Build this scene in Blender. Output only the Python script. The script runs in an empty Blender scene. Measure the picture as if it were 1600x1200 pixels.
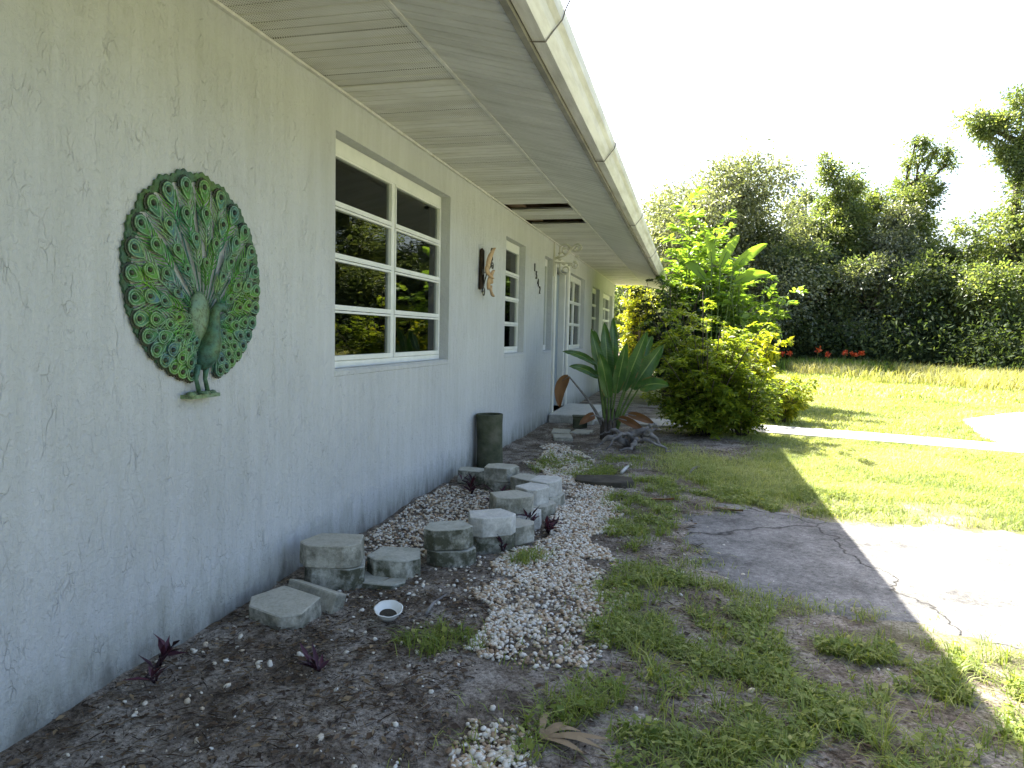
import bpy, bmesh, math, random
import numpy as np
from mathutils import Vector, Matrix, noise as mnoise
R = math.radians
random.seed(7)
rng = np.random.default_rng(11)
S = bpy.context.scene
C = S.collection

# ------------------------------------------------------------------ camera, sky, sun, exposure
cam_d = bpy.data.cameras.new('camera')
cam_d.sensor_width = 36.0
cam_d.lens = 36.0 * 1100 / 1600
cam_d.clip_start = 0.05
cam_d.clip_end = 2000
cam = bpy.data.objects.new('camera', cam_d)
C.objects.link(cam)
cam.matrix_world = Matrix.Translation((1.8242, 0, 1.19)) @ Matrix.Rotation(0.24502, 4, 'Z') @ Matrix.Rotation(math.pi / 2 - 0.07193, 4, 'X') @ Matrix.Rotation(0.022117, 4, 'Z')
S.camera = cam

SUN = Vector((-0.622, 0.64, 1.0)).normalized()          # towards the sun
world = bpy.data.worlds.new('World')
S.world = world
world.use_nodes = True
wn = world.node_tree.nodes
wl = world.node_tree.links
sky = wn.new('ShaderNodeTexSky')
sky.sky_type = 'NISHITA'
sky.sun_disc = False
sky.sun_elevation = math.asin(SUN.z)
sky.sun_rotation = math.atan2(SUN.x, SUN.y)
sky.air_density = 1.0
sky.dust_density = 4.0
sky.ozone_density = 1.0
wn['Background'].inputs['Strength'].default_value = 0.085
wl.new(sky.outputs[0], wn['Background'].inputs['Color'])
sun_d = bpy.data.lights.new('sun', 'SUN')
sun_d.energy = 5.0
sun_d.angle = R(0.5)
sun_d.color = (1.0, 0.95, 0.86)
sun = bpy.data.objects.new('sun', sun_d)
C.objects.link(sun)
sun.rotation_euler = SUN.to_track_quat('Z', 'Y').to_euler()
sun.location = (-8, 10, 20)
S.view_settings.view_transform = 'Standard'
S.view_settings.look = 'None'
S.view_settings.gamma = 1.0
S.view_settings.use_curve_mapping = False
S.view_settings.exposure = 2.55
S.render.engine = 'CYCLES'
S.cycles.use_denoising = True
S.cycles.max_bounces = 8
S.cycles.diffuse_bounces = 4
S.cycles.glossy_bounces = 3
S.cycles.transmission_bounces = 6
S.cycles.transparent_max_bounces = 8

# ------------------------------------------------------------------ materials
class NT:
    def __init__(s, name):
        s.m = bpy.data.materials.new(name)
        s.m.use_nodes = True
        s.t = s.m.node_tree
        s.n = s.t.nodes
        s.l = s.t.links
        s.p = s.n['Principled BSDF']
        s.out = s.n['Material Output']
    def new(s, typ, **kw):
        n = s.n.new(typ)
        for k, v in kw.items():
            if k in n.inputs.keys():
                n.inputs[k].default_value = v
            else:
                setattr(n, k, v)
        return n
    def coord(s, scale=(1, 1, 1), kind='Object', rot=(0, 0, 0)):
        tc = s.n.new('ShaderNodeTexCoord')
        mp = s.n.new('ShaderNodeMapping')
        mp.inputs['Scale'].default_value = scale
        mp.inputs['Rotation'].default_value = rot
        s.l.new(tc.outputs[kind], mp.inputs[0])
        return mp.outputs[0]
    def pos(s, scale=(1, 1, 1)):
        g = s.n.new('ShaderNodeNewGeometry')
        mp = s.n.new('ShaderNodeMapping')
        mp.inputs['Scale'].default_value = scale
        s.l.new(g.outputs['Position'], mp.inputs[0])
        return mp.outputs[0]
    def noise(s, vec, scale, detail=4, rough=0.55, dist=0.0):
        n = s.n.new('ShaderNodeTexNoise')
        n.inputs['Scale'].default_value = scale
        n.inputs['Detail'].default_value = detail
        n.inputs['Roughness'].default_value = rough
        n.inputs['Distortion'].default_value = dist
        s.l.new(vec, n.inputs['Vector'])
        return n.outputs['Fac']
    def voro(s, vec, scale, feature='F1', rand=1.0):
        n = s.n.new('ShaderNodeTexVoronoi')
        n.feature = feature
        n.inputs['Scale'].default_value = scale
        n.inputs['Randomness'].default_value = rand
        s.l.new(vec, n.inputs['Vector'])
        return n.outputs['Distance']
    def ramp(s, fac, stops):
        n = s.n.new('ShaderNodeValToRGB')
        cr = n.color_ramp
        while len(cr.elements) < len(stops):
            cr.elements.new(0.5)
        for e, (p, c) in zip(cr.elements, stops):
            e.position = p
            e.color = (*c, 1) if isinstance(c, tuple) else (c, c, c, 1)
        s.l.new(fac, n.inputs[0])
        return n.outputs[0]
    def mix(s, fac, a, b, mode='MIX'):
        n = s.n.new('ShaderNodeMix')
        n.data_type = 'RGBA'
        n.blend_type = mode
        for i, v in ((0, fac), (6, a), (7, b)):
            if isinstance(v, (int, float)):
                n.inputs[i].default_value = v
            elif isinstance(v, tuple):
                n.inputs[i].default_value = (*v, 1)
            else:
                s.l.new(v, n.inputs[i])
        return n.outputs[2]
    def math(s, op, a, b=0.5, c=0.5, clamp=False):
        n = s.n.new('ShaderNodeMath')
        n.operation = op
        n.use_clamp = clamp
        for i, v in enumerate((a, b, c)):
            if isinstance(v, (int, float)):
                n.inputs[i].default_value = v
            else:
                s.l.new(v, n.inputs[i])
        return n.outputs[0]
    def attr(s, name, out='Fac'):
        n = s.n.new('ShaderNodeAttribute')
        n.attribute_name = name
        return n.outputs[out]
    def bump(s, h, strength=0.5, dist=0.01, normal=None):
        n = s.n.new('ShaderNodeBump')
        n.inputs['Strength'].default_value = strength
        n.inputs['Distance'].default_value = dist
        s.l.new(h, n.inputs['Height'])
        if normal is not None:
            s.l.new(normal, n.inputs['Normal'])
        return n.outputs[0]
    def fin(s, col=None, rough=0.8, normal=None, metal=0.0, spec=0.3):
        if col is not None:
            if isinstance(col, tuple):
                s.p.inputs['Base Color'].default_value = (*col, 1)
            else:
                s.l.new(col, s.p.inputs['Base Color'])
        if isinstance(rough, (int, float)):
            s.p.inputs['Roughness'].default_value = rough
        else:
            s.l.new(rough, s.p.inputs['Roughness'])
        s.p.inputs['Metallic'].default_value = metal
        s.p.inputs['Specular IOR Level'].default_value = spec
        if normal is not None:
            s.l.new(normal, s.p.inputs['Normal'])
        return s.m

def simple(name, c1, c2, scale=6.0, rough=0.7, bump=0.3, bscale=40.0, bdist=0.004, metal=0.0, spec=0.3, c3=None):
    t = NT(name)
    v = t.pos()
    f = t.noise(v, scale, 5, 0.6)
    st = [(0.3, c1), (0.7, c2)] if c3 is None else [(0.28, c1), (0.5, c2), (0.72, c3)]
    col = t.ramp(f, st)
    nrm = t.bump(t.noise(v, bscale, 4, 0.6), bump, bdist)
    return t.fin(col, rough, nrm, metal, spec)

def leaf_mat(name, dark, mid, light, trans=0.45, rough=0.45, tcol=None, spec=0.35):
    t = NT(name)
    col = t.ramp(t.attr('v'), [(0.0, dark), (0.5, mid), (1.0, light)])
    t.fin(col, rough, None, 0, spec)
    tr = t.new('ShaderNodeBsdfTranslucent')
    if tcol is None:
        t.l.new(t.mix(1.0, col, (1.5, 1.5, 0.55), 'MULTIPLY'), tr.inputs['Color'])
    else:
        t.l.new(t.mix(0.6, col, tcol), tr.inputs['Color'])
    ms = t.new('ShaderNodeMixShader')
    ms.inputs[0].default_value = trans
    t.l.new(t.p.outputs[0], ms.inputs[1])
    t.l.new(tr.outputs[0], ms.inputs[2])
    t.l.new(ms.outputs[0], t.out.inputs[0])
    return t.m

M = {}
# stucco
t = NT('stucco')
v = t.pos((1, 1, 1))
vs = t.pos((1, 1, 0.42))
warp = t.n.new('ShaderNodeTexNoise'); warp.inputs['Scale'].default_value = 9; warp.inputs['Detail'].default_value = 3
t.l.new(vs, warp.inputs['Vector'])
wv = t.n.new('ShaderNodeVectorMath'); wv.operation = 'MULTIPLY_ADD'
t.l.new(warp.outputs['Color'], wv.inputs[0]); wv.inputs[1].default_value = (0.22, 0.22, 0.22); t.l.new(vs, wv.inputs[2])
e1 = t.voro(wv.outputs[0], 22, 'DISTANCE_TO_EDGE')
crack = t.ramp(e1, [(0.0, 0.0), (0.04, 1.0)])
msk = t.ramp(t.noise(t.pos((1, 1.6, .8)), 8, 5, 0.65), [(0.49, 0.0), (0.64, 1.0)])
crk = t.math('MAXIMUM', crack, t.math('SUBTRACT', 1.0, msk))
streak = t.noise(t.pos((1, 11, 2.4)), 3.0, 5, 0.62, .6)
fine = t.noise(t.pos((1, .9, 1.1)), 48, 4, 0.65, .8)
blob = t.noise(t.pos((1, 1, 0.5)), 24, 4, 0.6)
h = t.math('ADD', t.math('MULTIPLY', crk, 0.32), t.math('ADD', t.math('MULTIPLY', blob, 0.9), t.math('ADD', t.math('MULTIPLY', fine, 0.55), t.math('MULTIPLY', streak, 0.5))))
base = t.ramp(t.noise(v, 1.1, 5, 0.6), [(0.3, (0.485, 0.50, 0.512)), (0.7, (0.555, 0.57, 0.58))])
stain = t.ramp(t.noise(t.pos((1, 9, 0.7)), 1.6, 5, 0.65), [(0.40, (0.88, 0.88, 0.85)), (0.62, (1, 1, 1))])
col = t.mix(0.6, base, stain, 'MULTIPLY')
sp = t.n.new('ShaderNodeSeparateXYZ'); t.l.new(t.pos(), sp.inputs[0])
low = t.math('ADD', t.math('MULTIPLY', sp.outputs[2], 2.2), t.math('MULTIPLY', t.noise(t.pos((1, 3, 1)), 3.5, 6, 0.65), 1.0))
splash = t.ramp(low, [(0.42, (0.30, 0.29, 0.24)), (0.68, (0.72, 0.72, 0.66)), (1.2, (1, 1, 1))])
col = t.mix(0.85, col, splash, 'MULTIPLY')
col = t.mix(t.math('MULTIPLY', t.math('SUBTRACT', 1.0, crk), 0.03), col, (0.30, 0.31, 0.27))
M['stucco'] = t.fin(col, 0.9, t.bump(h, 0.9, 0.013), 0, 0.2)

def soffit_mat(name, dots, dirt):
    t = NT(name)
    v = t.pos()
    col = t.ramp(t.noise(v, 2.3, 5, 0.6), [(0.3, (0.62, 0.62, 0.60)), (0.7, (0.70, 0.70, 0.68))])
    d = t.ramp(t.noise(t.pos((1.5, 8, 1)), 1.3, 7, 0.72), [(0.30, dirt), (0.60, (1, 1, 1))])
    col = t.mix(0.6, col, d, 'MULTIPLY')
    if dots:
        q = t.voro(t.pos((1, 1, 0.0)), 84, 'F1', 0.0)
        dm = t.ramp(q, [(0.18, 0.0), (0.26, 1.0)])
        col = t.mix(t.math('SUBTRACT', 1.0, dm), col, (0.10, 0.10, 0.085))
    return t.fin(col, 0.55, t.bump(t.noise(v, 30, 3), 0.15, 0.003), 0, 0.35)
M['soffit_vent'] = soffit_mat('soffit_vent', True, (0.66, 0.63, 0.52))
M['soffit'] = soffit_mat('soffit_plain', False, (0.62, 0.60, 0.50))
M['soffit_out'] = soffit_mat('soffit_sloped', False, (0.55, 0.55, 0.50))
t = NT('gutter_paint')
v = t.pos()
g1 = t.ramp(t.noise(t.pos((7, 0.9, 7)), 2.0, 6, 0.65), [(0.32, (0.50, 0.49, 0.44)), (0.58, (0.76, 0.75, 0.71))])
M['gutter'] = t.fin(g1, 0.45, t.bump(t.noise(v, 25, 3), 0.2, 0.003), 0, 0.45)
M['fascia'] = simple('fascia_board', (0.16, 0.16, 0.15), (0.30, 0.29, 0.26), 5, 0.7)
M['trim'] = simple('white_trim', (0.62, 0.62, 0.57), (0.72, 0.72, 0.68), 4, 0.5, 0.15)
M['alu'] = simple('window_aluminium', (0.66, 0.68, 0.66), (0.78, 0.79, 0.77), 8, 0.4, 0.1, spec=0.5)
M['door'] = simple('door_paint', (0.20, 0.25, 0.29), (0.26, 0.31, 0.35), 3, 0.5, 0.1)
M['interior'] = simple('interior_wall', (0.42, 0.42, 0.40), (0.52, 0.51, 0.48), 2, 0.9)
M['wood'] = simple('rafter_wood', (0.10, 0.065, 0.04), (0.20, 0.13, 0.075), 12, 0.85)
M['shingle'] = simple('roof_shingle', (0.16, 0.15, 0.14), (0.28, 0.26, 0.24), 14, 0.95, 0.5, 60, 0.01)
M['metal_dark'] = simple('dark_metal', (0.03, 0.03, 0.03), (0.07, 0.06, 0.05), 30, 0.5)
M['wire'] = simple('strap_wire', (0.12, 0.11, 0.10), (0.2, 0.18, 0.16), 30, 0.5)
# window glass: fresnel mix of a mirror and clear, slightly tinted glass
t = NT('window_glass')
fr = t.new('ShaderNodeFresnel'); fr.inputs['IOR'].default_value = 1.5
gl = t.new('ShaderNodeBsdfGlossy'); gl.inputs['Roughness'].default_value = 0.012
gl.inputs['Color'].default_value = (0.95, 0.97, 0.95, 1)
t.l.new(t.bump(t.noise(t.pos(), 3.0, 2), 0.05, 0.02), gl.inputs['Normal'])
trn = t.new('ShaderNodeBsdfTransparent'); trn.inputs['Color'].default_value = (0.62, 0.65, 0.62, 1)
ms = t.new('ShaderNodeMixShader')
t.l.new(fr.outputs[0], ms.inputs[0]); t.l.new(trn.outputs[0], ms.inputs[1]); t.l.new(gl.outputs[0], ms.inputs[2])
t.l.new(ms.outputs[0], t.out.inputs[0])
M['glass'] = t.m
# ground: soil under everything, thin green where turf grows (vertex mask)
t = NT('soil')
v = t.pos()
s1 = t.ramp(t.noise(v, 3.4, 8, 0.72), [(0.32, (0.085, 0.066, 0.050)), (0.46, (0.19, 0.162, 0.132)), (0.58, (0.37, 0.34, 0.30)), (0.70, (0.27, 0.24, 0.205))])
s2 = t.ramp(t.noise(v, 60, 5, 0.75), [(0.36, (0.35, 0.31, 0.27)), (0.62, (1.35, 1.32, 1.3))])
soil = t.mix(1.0, s1, s2, 'MULTIPLY')
gr = t.ramp(t.noise(v, 1.6, 6, 0.7), [(0.3, (0.12, 0.14, 0.045)), (0.55, (0.21, 0.23, 0.08)), (0.75, (0.33, 0.31, 0.15))])
col = t.mix(t.attr('turf'), soil, gr)
hb = t.math('ADD', t.noise(v, 38, 5, 0.7), t.math('MULTIPLY', t.noise(v, 160, 3, 0.7), 0.4))
M['soil'] = t.fin(col, 0.95, t.bump(hb, 0.9, 0.02), 0, 0.15)
# asphalt
t = NT('asphalt')
v = t.pos()
a1 = t.ramp(t.noise(v, 2.4, 8, 0.75), [(0.34, (0.085, 0.083, 0.080)), (0.5, (0.185, 0.181, 0.174)), (0.66, (0.27, 0.264, 0.254))])
a2 = t.ramp(t.math('ADD', t.math('MULTIPLY', t.noise(v, 120, 3, 0.8), .5), t.math('MULTIPLY', t.noise(v, 32, 4, 0.75), .5)), [(0.36, (0.45, 0.45, 0.45)), (0.62, (1.4, 1.4, 1.38))])
col = t.mix(1.0, a1, a2, 'MULTIPLY')
wn_ = t.n.new('ShaderNodeTexNoise'); wn_.inputs['Scale'].default_value = 3.5; wn_.inputs['Detail'].default_value = 5
t.l.new(v, wn_.inputs['Vector'])
wv = t.n.new('ShaderNodeVectorMath'); wv.operation = 'MULTIPLY_ADD'
t.l.new(wn_.outputs['Color'], wv.inputs[0]); wv.inputs[1].default_value = (0.38, 0.38, 0.0); t.l.new(v, wv.inputs[2])
ck = t.ramp(t.voro(wv.outputs[0], 0.55, 'DISTANCE_TO_EDGE'), [(0.0, 0.0), (0.005, 1.0)])
col = t.mix(t.math('SUBTRACT', 1.0, ck), col, (0.03, 0.028, 0.025))
hh = t.math('ADD', t.math('ADD', t.math('MULTIPLY', t.noise(v, 130, 3, 0.8), 0.5), t.math('MULTIPLY', t.noise(v, 40, 4, 0.75), 0.8)), t.math('MULTIPLY', ck, .7))
M['asphalt'] = t.fin(col, 0.9, t.bump(hh, 0.8, 0.008), 0, 0.25)
M['concrete'] = simple('walk_concrete', (0.36, 0.35, 0.32), (0.50, 0.48, 0.44), 3, 0.9, 0.4, 60, 0.005)
# concrete edging blocks with moss growing on the sides
def block_mat(name, c1, c2, moss):
    t = NT(name)
    v = t.pos()
    col = t.ramp(t.noise(v, 14, 6, 0.65), [(0.3, c1), (0.7, c2)])
    gm = t.n.new('ShaderNodeNewGeometry')
    sx = t.n.new('ShaderNodeSeparateXYZ'); t.l.new(gm.outputs['Normal'], sx.inputs[0])
    side = t.math('SUBTRACT', 1.0, t.math('MAXIMUM', sx.outputs[2], 0.0))
    k = t.math('MULTIPLY', side, t.ramp(t.noise(v, 9, 6, 0.7), [(0.36, 0.0), (0.56, 1.0)]))
    col = t.mix(t.math('MULTIPLY', k, moss), col, (0.062, 0.064, 0.038))
    sp2 = t.ramp(t.noise(v, 70, 3, 0.7), [(0.38, (0.6, 0.6, 0.57)), (0.55, (1, 1, 1))])
    col = t.mix(0.4, col, sp2, 'MULTIPLY')
    return t.fin(col, 0.95, t.bump(t.noise(v, 60, 5, 0.7), 0.7, 0.006), 0, 0.15)
M['block'] = block_mat('block_concrete', (0.40, 0.385, 0.32), (0.53, 0.51, 0.44), 0.7)
M['block_pale'] = block_mat('block_concrete_pale', (0.52, 0.51, 0.47), (0.68, 0.66, 0.61), 0.35)
M['block_moss'] = block_mat('block_concrete_mossy', (0.36, 0.36, 0.30), (0.56, 0.55, 0.49), 0.95)
M['moss_pipe'] = simple('mossy_pipe', (0.026, 0.030, 0.018), (0.075, 0.082, 0.050), 7, 0.95, 0.6, 50, 0.006, c3=(0.13, 0.125, 0.09))
M['slate'] = simple('dark_slab', (0.035, 0.030, 0.022), (0.085, 0.075, 0.055), 8, 0.9, 0.6, 40, 0.006)
M['ceramic'] = simple('white_ceramic', (0.66, 0.66, 0.62), (0.76, 0.76, 0.72), 10, 0.25, 0.1, spec=0.5)
t = NT('pebble')
col = t.ramp(t.attr('v'), [(0.0, (0.09, 0.07, 0.055)), (0.10, (0.28, 0.19, 0.12)), (0.25, (0.54, 0.40, 0.26)), (0.45, (0.60, 0.52, 0.40)), (0.70, (0.68, 0.63, 0.54)), (1.0, (0.80, 0.77, 0.70))])
col = t.mix(0.5, col, t.ramp(t.noise(t.pos(), 90, 3), [(0.3, (0.6, 0.55, 0.5)), (0.6, (1, 1, 1))]), 'MULTIPLY')
M['pebble'] = t.fin(col, 0.6, None, 0, 0.35)
M['leaf_wood'] = leaf_mat('leaf_wood', (0.052, 0.080, 0.040), (0.105, 0.145, 0.070), (0.20, 0.23, 0.12), 0.50, rough=0.36, spec=0.65)
M['leaf_vine'] = leaf_mat('leaf_vine', (0.070, 0.105, 0.045), (0.135, 0.18, 0.075), (0.26, 0.29, 0.14), 0.52, rough=0.36, spec=0.65)
M['leaf_oak'] = leaf_mat('leaf_oak', (0.080, 0.100, 0.068), (0.15, 0.175, 0.12), (0.29, 0.31, 0.23), 0.46, rough=0.36, spec=0.65)
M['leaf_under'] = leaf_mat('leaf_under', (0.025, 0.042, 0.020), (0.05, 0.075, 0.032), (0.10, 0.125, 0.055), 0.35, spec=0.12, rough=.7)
M['leaf_big'] = leaf_mat('leaf_bright', (0.085, 0.155, 0.028), (0.15, 0.24, 0.042), (0.24, 0.33, 0.07), 0.52)
M['leaf_croton'] = leaf_mat('leaf_yellow', (0.12, 0.17, 0.015), (0.27, 0.30, 0.025), (0.48, 0.44, 0.04), 0.42)
M['leaf_fern'] = leaf_mat('leaf_fern', (0.085, 0.135, 0.020), (0.175, 0.235, 0.030), (0.32, 0.35, 0.05), 0.5)
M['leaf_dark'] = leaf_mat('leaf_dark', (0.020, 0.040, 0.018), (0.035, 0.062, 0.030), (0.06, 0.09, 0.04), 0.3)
M['grass'] = leaf_mat('grass_blade', (0.14, 0.19, 0.055), (0.29, 0.335, 0.11), (0.48, 0.475, 0.23), 0.4, 0.6)
M['weed'] = leaf_mat('weed_leaf', (0.10, 0.15, 0.032), (0.21, 0.27, 0.055), (0.37, 0.38, 0.12), 0.35, 0.55)
M['drygrass'] = leaf_mat('dry_grass', (0.15, 0.18, 0.06), (0.29, 0.29, 0.13), (0.44, 0.40, 0.22), 0.4, 0.7)
M['litter'] = leaf_mat('leaf_litter', (0.045, 0.028, 0.018), (0.125, 0.082, 0.05), (0.30, 0.22, 0.13), 0.1, 0.8)
M['purple'] = leaf_mat('purple_leaf', (0.022, 0.008, 0.014), (0.055, 0.016, 0.032), (0.10, 0.028, 0.05), 0.2, 0.4)
M['flower_red'] = leaf_mat('flower_red', (0.42, 0.05, 0.02), (0.60, 0.09, 0.03), (0.72, 0.18, 0.06), 0.35)
M['deadleaf'] = leaf_mat('dead_leaf', (0.08, 0.035, 0.016), (0.17, 0.080, 0.036), (0.27, 0.15, 0.08), 0.2, 0.7)
M['bark'] = simple('bark', (0.045, 0.036, 0.028), (0.12, 0.10, 0.08), 9, 0.95, 0.8, 40, 0.02)
M['driftwood'] = simple('driftwood', (0.09, 0.08, 0.075), (0.30, 0.28, 0.26), 10, 0.95, 0.7, 50, 0.01)
M['stalk'] = simple('green_stalk', (0.06, 0.10, 0.025), (0.11, 0.16, 0.04), 9, 0.6)
M['strel'] = None
t = NT('paddle_leaf')
v = t.pos()
col = t.ramp(t.noise(v, 7, 6, .65), [(0.3, (0.035, 0.080, 0.030)), (0.62, (0.075, 0.145, 0.045)), (0.78, (0.16, 0.17, 0.06))])
ac = t.attr('across')
col = t.mix(t.ramp(ac, [(0.03, 1.0), (0.10, 0.0)]), col, (0.20, 0.26, 0.10))
brn = t.math('MULTIPLY', t.ramp(ac, [(0.80, 0.0), (0.97, 1.0)]), t.ramp(t.noise(v, 13, 4, .6), [(0.50, 0.0), (0.62, 1.0)]))
col = t.mix(brn, col, (0.20, 0.12, 0.05))
rib = t.math('SINE', t.math('MULTIPLY', t.attr('along'), 150.0))
t.fin(col, 0.32, t.bump(rib, 0.25, 0.003), 0, 0.5)
tr = t.new('ShaderNodeBsdfTranslucent'); t.l.new(t.mix(1.0, col, (1.6, 1.9, 0.5), 'MULTIPLY'), tr.inputs[0])
ms = t.new('ShaderNodeMixShader'); ms.inputs[0].default_value = 0.35
t.l.new(t.p.outputs[0], ms.inputs[1]); t.l.new(tr.outputs[0], ms.inputs[2]); t.l.new(ms.outputs[0], t.out.inputs[0])
M['strel'] = t.m
# peacock paints
def patina(name, a, b, c, metal=0.2):
    t = NT(name)
    v = t.pos()
    col = t.ramp(t.noise(v, 6.5, 4, 0.6), [(0.34, a), (0.5, b), (0.66, c)])
    gm = t.n.new('ShaderNodeNewGeometry')
    dk = t.ramp(t.noise(v, 55, 4, 0.7), [(0.36, (0.45, 0.36, 0.3)), (0.56, (1, 1, 1))])
    col = t.mix(0.85, col, dk, 'MULTIPLY')
    return t.fin(col, 0.5, t.bump(t.noise(v, 80, 3), 0.4, 0.003), metal, 0.4)
M['pea_green'] = patina('peacock_green', (0.035, 0.15, 0.12), (0.065, 0.21, 0.06), (0.12, 0.32, 0.03))
M['pea_teal'] = patina('peacock_teal', (0.07, 0.14, 0.26), (0.075, 0.21, 0.15), (0.10, 0.24, 0.07))
M['pea_dark'] = patina('peacock_dark', (0.020, 0.035, 0.030), (0.035, 0.050, 0.025), (0.055, 0.045, 0.025))
M['pea_dark2'] = patina('peacock_rim', (0.05, 0.11, 0.10), (0.06, 0.14, 0.06), (0.08, 0.15, 0.035))
M['pea_bright'] = patina('peacock_bright', (0.07, 0.26, 0.20), (0.11, 0.32, 0.08), (0.17, 0.40, 0.04))
M['pea_pale'] = patina('peacock_pale', (0.18, 0.33, 0.30), (0.22, 0.38, 0.22), (0.26, 0.42, 0.15))
M['pea_back'] = patina('peacock_back', (0.13, 0.23, 0.20), (0.17, 0.26, 0.16), (0.20, 0.29, 0.13))
M['pea_body'] = patina('peacock_body', (0.055, 0.14, 0.12), (0.075, 0.17, 0.10), (0.12, 0.19, 0.08))
M['shell_tan'] = simple('ornament_tan', (0.36, 0.22, 0.11), (0.55, 0.40, 0.24), 18, 0.6)
M['bark_board'] = simple('ornament_board', (0.018, 0.012, 0.008), (0.05, 0.032, 0.02), 20, 0.9)  # dark brown puts the ornament's shadow side into the colour
M['white_iron'] = simple('white_iron', (0.50, 0.50, 0.44), (0.68, 0.67, 0.60), 14, 0.55)

# ------------------------------------------------------------------ mesh helpers
def link(name, me, mat=None, parent=None):
    o = bpy.data.objects.new(name, me)
    C.objects.link(o)
    if mat is not None and me is not None and len(me.materials) == 0:
        me.materials.append(mat)
    if parent is not None:
        o.parent = parent
    return o

def tag(o, label, cat, group=None, kind=None):
    o['label'] = label
    if cat:
        o['category'] = cat
    if group:
        o['group'] = group
    if kind:
        o['kind'] = kind
    return o

def empty(name, loc, rz=0.0):
    o = bpy.data.objects.new(name, None)
    C.objects.link(o)
    o.location = loc
    o.rotation_euler = (0, 0, rz)
    o.empty_display_size = 0.1
    return o

def mesh_np(name, V, F, smooth=False, attrs=None):
    """V (n,3); F (m,k) all with k corners"""
    V = np.ascontiguousarray(V, np.float32)
    F = np.ascontiguousarray(F, np.int32)
    me = bpy.data.meshes.new(name)
    m, k = F.shape
    me.vertices.add(len(V))
    me.vertices.foreach_set('co', V.ravel())
    me.loops.add(m * k)
    me.loops.foreach_set('vertex_index', F.ravel())
    me.polygons.add(m)
    me.polygons.foreach_set('loop_start', np.arange(m, dtype=np.int32) * k)
    try:
        me.polygons.foreach_set('loop_total', np.full(m, k, np.int32))
    except Exception:
        pass
    if attrs:
        for an, av in attrs.items():
            a = me.attributes.new(an, 'FLOAT', 'POINT')
            a.data.foreach_set('value', np.ascontiguousarray(av, np.float32))
    me.update(calc_edges=True)
    me.validate()
    if smooth:
        me.polygons.foreach_set('use_smooth', np.ones(m, bool))
    return me

class MB:
    """collects boxes, tubes and prisms into one mesh"""
    def __init__(s):
        s.v = []
        s.f = []
    def add(s, vs, fs):
        n = len(s.v)
        s.v += [tuple(q) for q in vs]
        s.f += [tuple(i + n for i in q) for q in fs]
        return s
    def box(s, x0, x1, y0, y1, z0, z1):
        return s.add([(x0, y0, z0), (x1, y0, z0), (x1, y1, z0), (x0, y1, z0), (x0, y0, z1), (x1, y0, z1), (x1, y1, z1), (x0, y1, z1)],
                     [(0, 3, 2, 1), (4, 5, 6, 7), (0, 1, 5, 4), (1, 2, 6, 5), (2, 3, 7, 6), (3, 0, 4, 7)])
    def tube(s, pts, rad, seg=8, caps=True):
        pts = [Vector(q) for q in pts]
        n = len(pts)
        rad = [rad] * n if isinstance(rad, (int, float)) else rad
        up = Vector((0.31, 0.22, 0.92)).normalized()
        vs = []
        prev = None
        for i in range(n):
            d = (pts[min(i + 1, n - 1)] - pts[max(i - 1, 0)]).normalized()
            a = prev if prev is not None else (up if abs(d.dot(up)) < 0.95 else Vector((1, 0, 0)))
            a = (a - d * a.dot(d)).normalized()
            prev = a
            b = d.cross(a)
            for k in range(seg):
                w = 2 * math.pi * k / seg
                vs.append(pts[i] + (a * math.cos(w) + b * math.sin(w)) * rad[i])
        fs = []
        for i in range(n - 1):
            for k in range(seg):
                k2 = (k + 1) % seg
                fs.append((i * seg + k, i * seg + k2, (i + 1) * seg + k2, (i + 1) * seg + k))
        if caps:
            fs.append(tuple(range(seg - 1, -1, -1)))
            fs.append(tuple((n - 1) * seg + k for k in range(seg)))
        return s.add(vs, fs)
    def lathe(s, prof, seg=24, c=(0, 0, 0), wob=None):
        vs = []
        for (r, z) in prof:
            for k in range(seg):
                w = 2 * math.pi * k / seg
                rr = r * (wob(w, z) if wob else 1)
                vs.append((c[0] + rr * math.cos(w), c[1] + rr * math.sin(w), c[2] + z))
        fs = []
        for i in range(len(prof) - 1):
            for k in range(seg):
                k2 = (k + 1) % seg
                fs.append((i * seg + k, i * seg + k2, (i + 1) * seg + k2, (i + 1) * seg + k))
        return s.add(vs, fs)
    def mesh(s, name, smooth=False):
        me = bpy.data.meshes.new(name)
        me.from_pydata(s.v, [], s.f)
        me.update()
        if smooth:
            me.polygons.foreach_set('use_smooth', [True] * len(me.polygons))
        return me
    def build(s, name, mat, parent=None, smooth=False):
        return link(name, s.mesh(name, smooth), mat, parent)

def bevel_mesh(me, w, seg=1, angle=0.5):
    bm = bmesh.new()
    bm.from_mesh(me)
    bmesh.ops.recalc_face_normals(bm, faces=bm.faces)
    es = [e for e in bm.edges if len(e.link_faces) == 2 and e.calc_face_angle(0) > angle]
    bmesh.ops.bevel(bm, geom=es, offset=w, segments=seg, affect='EDGES', profile=0.6)
    bm.to_mesh(me)
    bm.free()
    return me

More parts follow.
